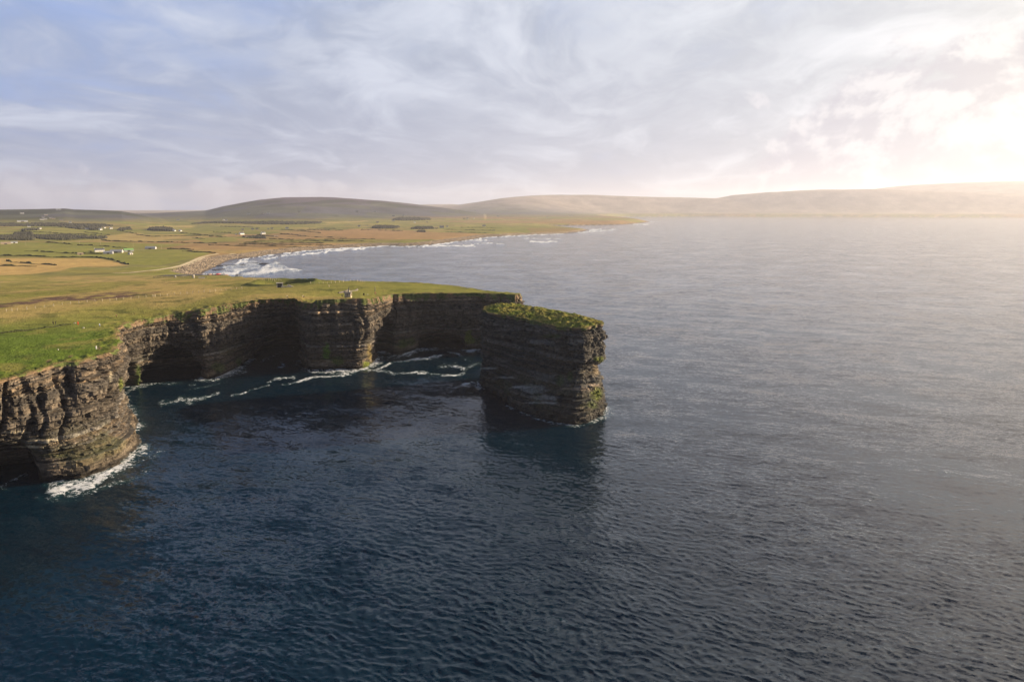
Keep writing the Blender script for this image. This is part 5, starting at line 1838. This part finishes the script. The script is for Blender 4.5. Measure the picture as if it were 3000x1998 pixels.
# reefs awash in the bay
for (a, b, sz, lab) in [(742, 772.5, (13, 5, 1.4), 'long dark reef awash in the white surf of the bay'), (712, 777, (6, 4, 1.3), 'small dark reef left of the long reef in the surf'), (775, 773.5, (8, 4, 1.3), 'dark reef right of the long reef in the surf'),
                        (803, 795, (7, 4, 1.2), 'low dark rock in the foam nearest the car park cliffs'), (699, 806.5, (7, 2.5, 1.3), 'dark rock in the foam just behind the grassy brow'), (692, 790, (4, 2.5, 1.0), 'little dark rock in the middle of the foamy bay'),
                        (655, 779, (22, 6, 1.2), 'broad dark rock shelf at the water edge of the storm beach'), (640, 790, (14, 5, 1.0), 'flat dark rock shelf off the near end of the storm beach')]:
    stone(a, b, sz, lab, M['reef'], 'reef_rock', 'reef')

# --- storm beach boulders ----------------------------------------
rg = np.random.RandomState(77)
bx, by = [], []
segs = [(Vector(a), Vector(b)) for a, b in zip(BEACH[1:26], BEACH[2:27])]
for a, b in segs:
    L = (b - a).length
    nrm_ = Vector((-(b - a).y, (b - a).x)).normalized()
    n = int(min(L * 3.2, 420))
    for _ in range(n):
        t = rg.rand()
        k = rg.uniform(4, 40)
        q = a.lerp(b, t) + nrm_ * k
        bx.append(q.x)
        by.append(q.y)
bx, by = np.array(bx), np.array(by)
ok = inside(bx, by, LAND) & (np.hypot(bx, by) > 950) & (np.hypot(bx, by) < 2600)
bx, by = bx[ok], by[ok]
bz = height(bx, by)
ico = [(0, 0, 1), (0.89, 0, 0.45), (0.28, 0.85, 0.45), (-0.72, 0.53, 0.45), (-0.72, -0.53, 0.45), (0.28, -0.85, 0.45), (0.9, 0.3, -0.4), (0, 0.95, -0.4), (-0.9, 0.3, -0.4), (-0.5, -0.8, -0.4), (0.5, -0.8, -0.4)]
icf = [(0, 1, 2), (0, 2, 3), (0, 3, 4), (0, 4, 5), (0, 5, 1), (1, 6, 2), (2, 6, 7), (2, 7, 3), (3, 7, 8), (3, 8, 4), (4, 8, 9), (4, 9, 5), (5, 9, 10), (5, 10, 1), (1, 10, 6)]
I = np.array(ico)
sz = rg.uniform(0.5, 1.5, len(bx))[:, None, None] * rg.uniform(0.7, 1.3, (len(bx), 1, 3)) * np.array([1.2, 1.0, 0.7])
V = I[None] * sz * rg.uniform(0.8, 1.2, (len(bx), 11, 1)) + np.stack([bx, by, bz + 0.2], -1)[:, None, :]
Fc = (np.array(icf)[None] + (np.arange(len(bx)) * 11)[:, None, None]).reshape(-1, 3)
o = new_obj('boulders', mesh_np('boulders', V.reshape(-1, 3), Fc, False), M['boulder'])
tag(o, kind='stuff')


# --- people -------------------------------------------------------
def skin(name, verts, edges, rad, mat, parent, root=0, sub=1):
    me = bpy.data.meshes.new(name)
    me.from_pydata([Vector(v) for v in verts], edges, [])
    ob = bpy.data.objects.new(name, me)
    COL.objects.link(ob)
    md = ob.modifiers.new('skin', 'SKIN')
    for i, r_ in enumerate(rad):
        sv_ = me.skin_vertices[0].data[i]
        sv_.radius = r_ if isinstance(r_, tuple) else (r_, r_)
        sv_.use_root = (i == root)
    if sub:
        sb = ob.modifiers.new('sub', 'SUBSURF')
        sb.levels = sub
        sb.render_levels = sub
    dg = bpy.context.evaluated_depsgraph_get()
    me2 = bpy.data.meshes.new_from_object(ob.evaluated_get(dg))
    me2.name = name
    bpy.data.objects.remove(ob)
    bpy.data.meshes.remove(me)
    for p_ in me2.polygons:
        p_.use_smooth = True
    me2.materials.clear()
    return new_obj(name, me2, mat, parent)


def person(px, py, label, top, legs, stride=0.0, face=0.0, arms=0.0, hood=False, scale=1.0):
    p_ = ground_px(px, py)
    rt_ = empty('person', (p_.x, p_.y, p_.z - 0.02), face)
    rt_.scale = (scale,) * 3
    tag(rt_, label, 'person')
    s = stride
    hipL, hipR = (0.10, 0, 0.90), (-0.10, 0, 0.90)
    knL, knR = (0.11, -0.12 * s - 0.02, 0.50), (-0.11, 0.10 * s - 0.02, 0.50)
    anL, anR = (0.11, -0.22 * s, 0.09), (-0.11, 0.30 * s, 0.09)
    toL, toR = (0.12, -0.22 * s - 0.17, 0.04), (-0.12, 0.30 * s - 0.17, 0.04)
    shL, shR = (0.19, 0, 1.42), (-0.19, 0, 1.42)
    elL, elR = (0.25, 0.06 - 0.10 * arms, 1.14), (-0.25, 0.06 + 0.08 * s - 0.10 * arms, 1.14)
    wrL, wrR = (0.24, -0.08 - 0.16 * arms, 0.90 + 0.18 * arms), (-0.24, -0.08 - 0.16 * arms, 0.90 + 0.18 * arms)
    haL, haR = (0.24, -0.12 - 0.2 * arms, 0.80 + 0.2 * arms), (-0.24, -0.12 - 0.2 * arms, 0.80 + 0.2 * arms)
    V_ = [(0, 0, 0.95), (0, 0.0, 1.15), (0, 0.01, 1.38), (0, 0.0, 1.50), (0, -0.01, 1.60), (0, -0.01, 1.72), hipL, knL, anL, toL, hipR, knR, anR, toR, shL, elL, wrL, haL, shR, elR, wrR, haR, (0, -0.10, 1.60)]
    E_ = [(0, 1), (1, 2), (2, 3), (3, 4), (4, 5), (0, 6), (6, 7), (7, 8), (8, 9), (0, 10), (10, 11), (11, 12), (12, 13), (2, 14), (14, 15), (15, 16), (16, 17), (2, 18), (18, 19), (19, 20), (20, 21), (4, 22)]
    R_ = [(0.15, 0.10), (0.14, 0.10), (0.15, 0.11), 0.055, (0.078, 0.095), 0.07, 0.085, 0.06, 0.045, 0.04, 0.085, 0.06, 0.045, 0.04, 0.065, 0.045, 0.034, 0.03, 0.065, 0.045, 0.034, 0.03, 0.022]
    skin('body', V_, E_, R_, M['skin'], rt_)
    g = 1.18
    skin('jacket', [V_[0], V_[1], V_[2], (0, 0, 1.46), shL, elL, wrL, shR, elR, wrR], [(0, 1), (1, 2), (2, 3), (2, 4), (4, 5), (5, 6), (2, 7), (7, 8), (8, 9)],
         [(0.19, 0.13), (0.175, 0.13), (0.18, 0.14), 0.08, 0.085, 0.066, 0.052, 0.085, 0.066, 0.052], top, rt_)
    skin('trousers', [V_[0], hipL, knL, anL, hipR, knR, anR], [(0, 1), (1, 2), (2, 3), (0, 4), (4, 5), (5, 6)], [(0.165, 0.115), 0.105, 0.078, 0.06, 0.105, 0.078, 0.06], legs, rt_)
    skin('hood' if hood else 'hair', [(0, 0.02, 1.60), (0, 0.015, 1.70), (0, 0.05, 1.52)], [(0, 1), (0, 2)], [(0.092, 0.095), 0.082, 0.06], top if hood else M['hair'], rt_)
    for nm, a_, b_ in (('shoe', anL, toL), ('shoe', anR, toR)):
        skin(nm, [a_, b_], [(0, 1)], [0.055, 0.048], M['dark_post'], rt_)
    return rt_


def cloth(n, rgb):
    return plain(n, rgb, 0.85, 0.08, 5.0, 0.15)


NAVY = cloth('navy_cloth', (0.02, 0.025, 0.05))
BLACK = cloth('black_cloth', (0.018, 0.018, 0.02))
RED = cloth('red_cloth', (0.62, 0.06, 0.02))
SKY = cloth('pale_blue_cloth', (0.40, 0.50, 0.62))
WHITE_C = cloth('white_cloth', (0.75, 0.73, 0.70))
PINK = cloth('pink_cloth', (0.60, 0.25, 0.24))
person(156.5, 951.5, 'person in black, left of two standing together on the near grass', BLACK, BLACK, 0.2, 0.4)
person(163, 951, 'person in black, right of two standing together on the near grass', NAVY, BLACK, 0.0, -0.6)
person(229, 952.5, 'person in a bright red coat standing on the near grass', RED, RED, 0.1, 0.9, hood=True, scale=1.05)
person(292.5, 958.5, 'person in a pale blue jacket walking on the near grass', SKY, cloth('denim', (0.10, 0.15, 0.25)), 0.9, 1.2)
person(341, 930.5, 'person in a pink top and dark trousers near the grey cliff corner', PINK, BLACK, 0.1, 2.4)
person(841.6, 872.5, 'person in a white top and dark trousers close to the cliff edge', WHITE_C, BLACK, 0.5, 1.8)
person(887.5, 872.5, 'person in cream clothes, left of a pair at the head of the gully', cloth('cream_cloth', (0.66, 0.58, 0.46)), cloth('beige_cloth', (0.5, 0.42, 0.32)), 0.3, 1.4)
person(890.5, 873.5, 'person in black, right of a pair at the head of the gully', BLACK, BLACK, 0.3, 1.1)
person(283, 1025, 'person in white with a dark hood standing by the bare soil at the cliff rim', WHITE_C, WHITE_C, 0.2, 0.8, scale=1.0)
person(291, 1024, 'person in dark brown clothes beside the one in white at the cliff rim', cloth('brown_cloth', (0.09, 0.06, 0.045)), BLACK, 0.1, -0.8, arms=0.8)

# ------------------------------------------------------------------ sun, sky, air, camera
SUN_AZ, SUN_EL = 71.0, 15.5
SUND = (math.sin(R(SUN_AZ)) * math.cos(R(SUN_EL)), math.cos(R(SUN_AZ)) * math.cos(R(SUN_EL)), math.sin(R(SUN_EL)))
ld = bpy.data.lights.new('sun', 'SUN')
ld.energy = 5.0
ld.angle = R(0.5)
ld.color = (1.0, 0.80, 0.55)
lo_ = bpy.data.objects.new('sun', ld)
COL.objects.link(lo_)
lo_.rotation_euler = Vector(SUND).to_track_quat('Z', 'Y').to_euler()

world = bpy.data.worlds.new('World')
SC.world = world
world.use_nodes = True
nt = world.node_tree
nt.nodes.clear()
lk = nt.links
wout = N(nt, 'ShaderNodeOutputWorld')
bg = N(nt, 'ShaderNodeBackground')
tc = N(nt, 'ShaderNodeTexCoord')
D = vmath(nt, 'NORMALIZE', tc.outputs['Generated'])
sky = N(nt, 'ShaderNodeTexSky', sky_type='NISHITA')
sky.sun_disc = False
sky.sun_elevation = R(SUN_EL)
sky.sun_rotation = R(SUN_AZ)
sky.air_density = 1.0
sky.dust_density = 1.5
sky.altitude = 50
sep = N(nt, 'ShaderNodeSeparateXYZ')
lk.new(D, sep.inputs[0])
el = math_node(nt, 'MAXIMUM', sep.outputs['Z'], 0.0)
GLOWD = (math.sin(R(47)) * math.cos(R(6)), math.cos(R(47)) * math.cos(R(6)), math.sin(R(6)))   # the brightest cloud, low beside the sun
sd = vmath(nt, 'DOT_PRODUCT', D, GLOWD)
blue = mixc(nt, 0.94, vmath(nt, 'SCALE', sky.outputs[0], None, 0.05), (0.150, 0.215, 0.385))
# plane of the high cloud sheet
inv = math_node(nt, 'DIVIDE', 1.0, math_node(nt, 'ADD', el, 0.16))
cp = vmath(nt, 'SCALE', D, None, inv)
cr_ = N(nt, 'ShaderNodeVectorRotate', rotation_type='Z_AXIS')
cr_.inputs['Angle'].default_value = R(8)
lk.new(cp, cr_.inputs['Vector'])
cq = vmath(nt, 'MULTIPLY', cr_.outputs[0], (1.2, 0.78, 0.0))
warp = noise_node(nt, cq, 0.9, 3, 0.5)
cq = vmath(nt, 'ADD', cq, vmath(nt, 'SCALE', vmath(nt, 'SUBTRACT', warp.outputs['Color'], (0.5, 0.5, 0.5)), None, 0.9))
n1 = noise_node(nt, cq, 1.5, 10, 0.58, 0.55)
n2 = noise_node(nt, vmath(nt, 'ADD', cq, (7.3, 2.1, 0)), 3.2, 8, 0.62, 0.4)
n3 = noise_node(nt, vmath(nt, 'ADD', cq, (1.3, 5.1, 0)), 0.45, 3, 0.5)
# cover: thinner high up on the left, closed near the horizon and near the sun
left = maprange(nt, sep.outputs['X'], -0.75, 0.15)
cov = math_node(nt, 'ADD', math_node(nt, 'MULTIPLY', n1.outputs['Fac'], 0.7), math_node(nt, 'MULTIPLY', n3.outputs['Fac'], 0.5))
cov = math_node(nt, 'ADD', cov, math_node(nt, 'MULTIPLY', left, 0.16))
cov = math_node(nt, 'ADD', cov, maprange(nt, el, 0.10, 0.42, 0.22, -0.02))
veil = maprange(nt, cov, 0.58, 0.88)
veil = math_node(nt, 'ADD', math_node(nt, 'MULTIPLY', veil, 0.88), 0.08)
# brightness of the sheet: grey-lilac away from the sun, cream towards it
glow = math_node(nt, 'POWER', math_node(nt, 'MAXIMUM', sd, 0.0), 2.3)
glow2 = math_node(nt, 'POWER', math_node(nt, 'MAXIMUM', sd, 0.0), 30.0)
sheet = mixc(nt, maprange(nt, n2.outputs['Fac'], 0.38, 0.62), (0.160, 0.196, 0.272), (0.230, 0.264, 0.336))
sheet = mixc(nt, maprange(nt, el, 0.30, 0.03, 0.0, 0.75), sheet, (0.172, 0.194, 0.268))
sheet = mixc(nt, maprange(nt, n1.outputs['Fac'], 0.44, 0.70, 0.0, 0.75), sheet, (0.325, 0.352, 0.420))
warm = vmath(nt, 'ADD', vmath(nt, 'SCALE', (0.132, 0.114, 0.066), None, glow), vmath(nt, 'SCALE', (0.065, 0.042, 0.0), None, glow2))
sheet = vmath(nt, 'ADD', sheet, warm)
base = mixc(nt, veil, vmath(nt, 'ADD', blue, vmath(nt, 'SCALE', (0.15, 0.115, 0.04), None, glow)), sheet)
# heaped clouds low towards the sun and a faint row over the western hills
az = math_node(nt, 'ARCTAN2', sep.outputs['X'], sep.outputs['Y'])
pc = N(nt, 'ShaderNodeCombineXYZ')
lk.new(az, pc.inputs[0])
lk.new(math_node(nt, 'MULTIPLY', el, 1.25), pc.inputs[1])
cu = noise_node(nt, pc.outputs[0], 7.5, 9, 0.58, 0.25)
cu2 = noise_node(nt, vmath(nt, 'ADD', pc.outputs[0], (0.012, 0.022, 0.0)), 7.5, 9, 0.58, 0.25)


def bank(az0, az1, e0, e1, soft):
    a = math_node(nt, 'ABSOLUTE', math_node(nt, 'DIVIDE', math_node(nt, 'SUBTRACT', az, 0.5 * (az0 + az1)), 0.5 * (az1 - az0)))
    e_ = math_node(nt, 'DIVIDE', math_node(nt, 'SUBTRACT', el, e0), e1 - e0)
    q = math_node(nt, 'ADD', math_node(nt, 'POWER', a, 2.0), math_node(nt, 'POWER', math_node(nt, 'MAXIMUM', e_, 0.0), 2.0))
    return maprange(nt, q, 0.2, 1.15, soft, 0.0)


b1 = bank(0.20, 1.15, 0.0, 0.25, 0.40)
b2 = bank(-0.75, -0.10, 0.0, 0.06, 0.26)
b3 = bank(-0.70, -0.42, 0.0, 0.075, 0.22)
bk = math_node(nt, 'MAXIMUM', b1, math_node(nt, 'MAXIMUM', b2, b3))
cum = maprange(nt, math_node(nt, 'ADD', cu.outputs['Fac'], bk), 0.68, 0.76)
edge = maprange(nt, math_node(nt, 'SUBTRACT', cu.outputs['Fac'], cu2.outputs['Fac']), -0.05, 0.08)
cbody = mixc(nt, edge, (0.195, 0.205, 0.275), (0.290, 0.300, 0.360))
wb = vmath(nt, 'ADD', vmath(nt, 'SCALE', (0.105, 0.092, 0.058), None, math_node(nt, 'MULTIPLY', glow, maprange(nt, edge, 0, 1, 0.82, 1.3))), vmath(nt, 'SCALE', (0.065, 0.042, 0.0), None, glow2))
cbody = vmath(nt, 'ADD', cbody, wb)
final = mixc(nt, math_node(nt, 'MULTIPLY', cum, 0.80), base, cbody)
# the sheet thins overhead to clear sky, unseen and darkened to deepen shade
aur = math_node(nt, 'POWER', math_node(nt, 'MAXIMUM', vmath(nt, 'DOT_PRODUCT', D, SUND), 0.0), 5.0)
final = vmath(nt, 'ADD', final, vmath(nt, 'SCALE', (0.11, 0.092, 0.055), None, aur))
final = vmath(nt, 'SCALE', final, None, 0.88)
up = math_node(nt, 'MULTIPLY', maprange(nt, el, 0.27, 0.52), maprange(nt, sd, 0.25, 0.82, 1.0, 0.12))
sheen_fill = math_node(nt, 'MULTIPLY', math_node(nt, 'POWER', math_node(nt, 'MAXIMUM', vmath(nt, 'DOT_PRODUCT', D, SUND), 0.0), 2.6), maprange(nt, el, 0.24, 0.46))  # warm band added above the view to brighten the sea's sheen
final = vmath(nt, 'ADD', final, vmath(nt, 'SCALE', (0.98, 0.76, 0.54), None, sheen_fill))
final = mixc(nt, up, final, mixc(nt, 0.9, vmath(nt, 'SCALE', sky.outputs[0], None, 0.025), (0.006, 0.034, 0.085)))
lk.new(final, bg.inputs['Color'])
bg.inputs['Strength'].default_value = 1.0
lk.new(bg.outputs[0], wout.inputs[0])

# the air: one box of even haze
mh = bpy.data.materials.new('sea_haze')
nt, nd, lk = nodes_of(mh)
out = N(nt, 'ShaderNodeOutputMaterial')
pv = N(nt, 'ShaderNodeVolumePrincipled')
pv.inputs['Color'].default_value = (0.86, 0.87, 0.98, 1)
pv.inputs['Density'].default_value = 4.9e-5
pv.inputs['Anisotropy'].default_value = 0.34
lk.new(pv.outputs[0], out.inputs['Volume'])
hzb = MB().box(-24000, 24000, -900, 22500, -9, 640).build('haze', mh)
tag(hzb, kind='stuff')

cam = bpy.data.cameras.new('camera')
cam.lens = 24.0
cam.sensor_width = 36.0
cam.clip_start = 1.0
cam.clip_end = 60000
co = bpy.data.objects.new('camera', cam)
COL.objects.link(co)
co.location = (0, 0, H)
co.rotation_euler = (math.pi / 2 - PITCH, 0, 0)
SC.camera = co
SC.view_settings.view_transform = 'Standard'
SC.view_settings.look = 'None'
SC.view_settings.exposure = 1.25
SC.view_settings.gamma = 1.0
SC.cycles.volume_bounces = 0
SC.cycles.max_bounces = 5
SC.cycles.diffuse_bounces = 2
SC.cycles.glossy_bounces = 3
SC.cycles.use_denoising = True
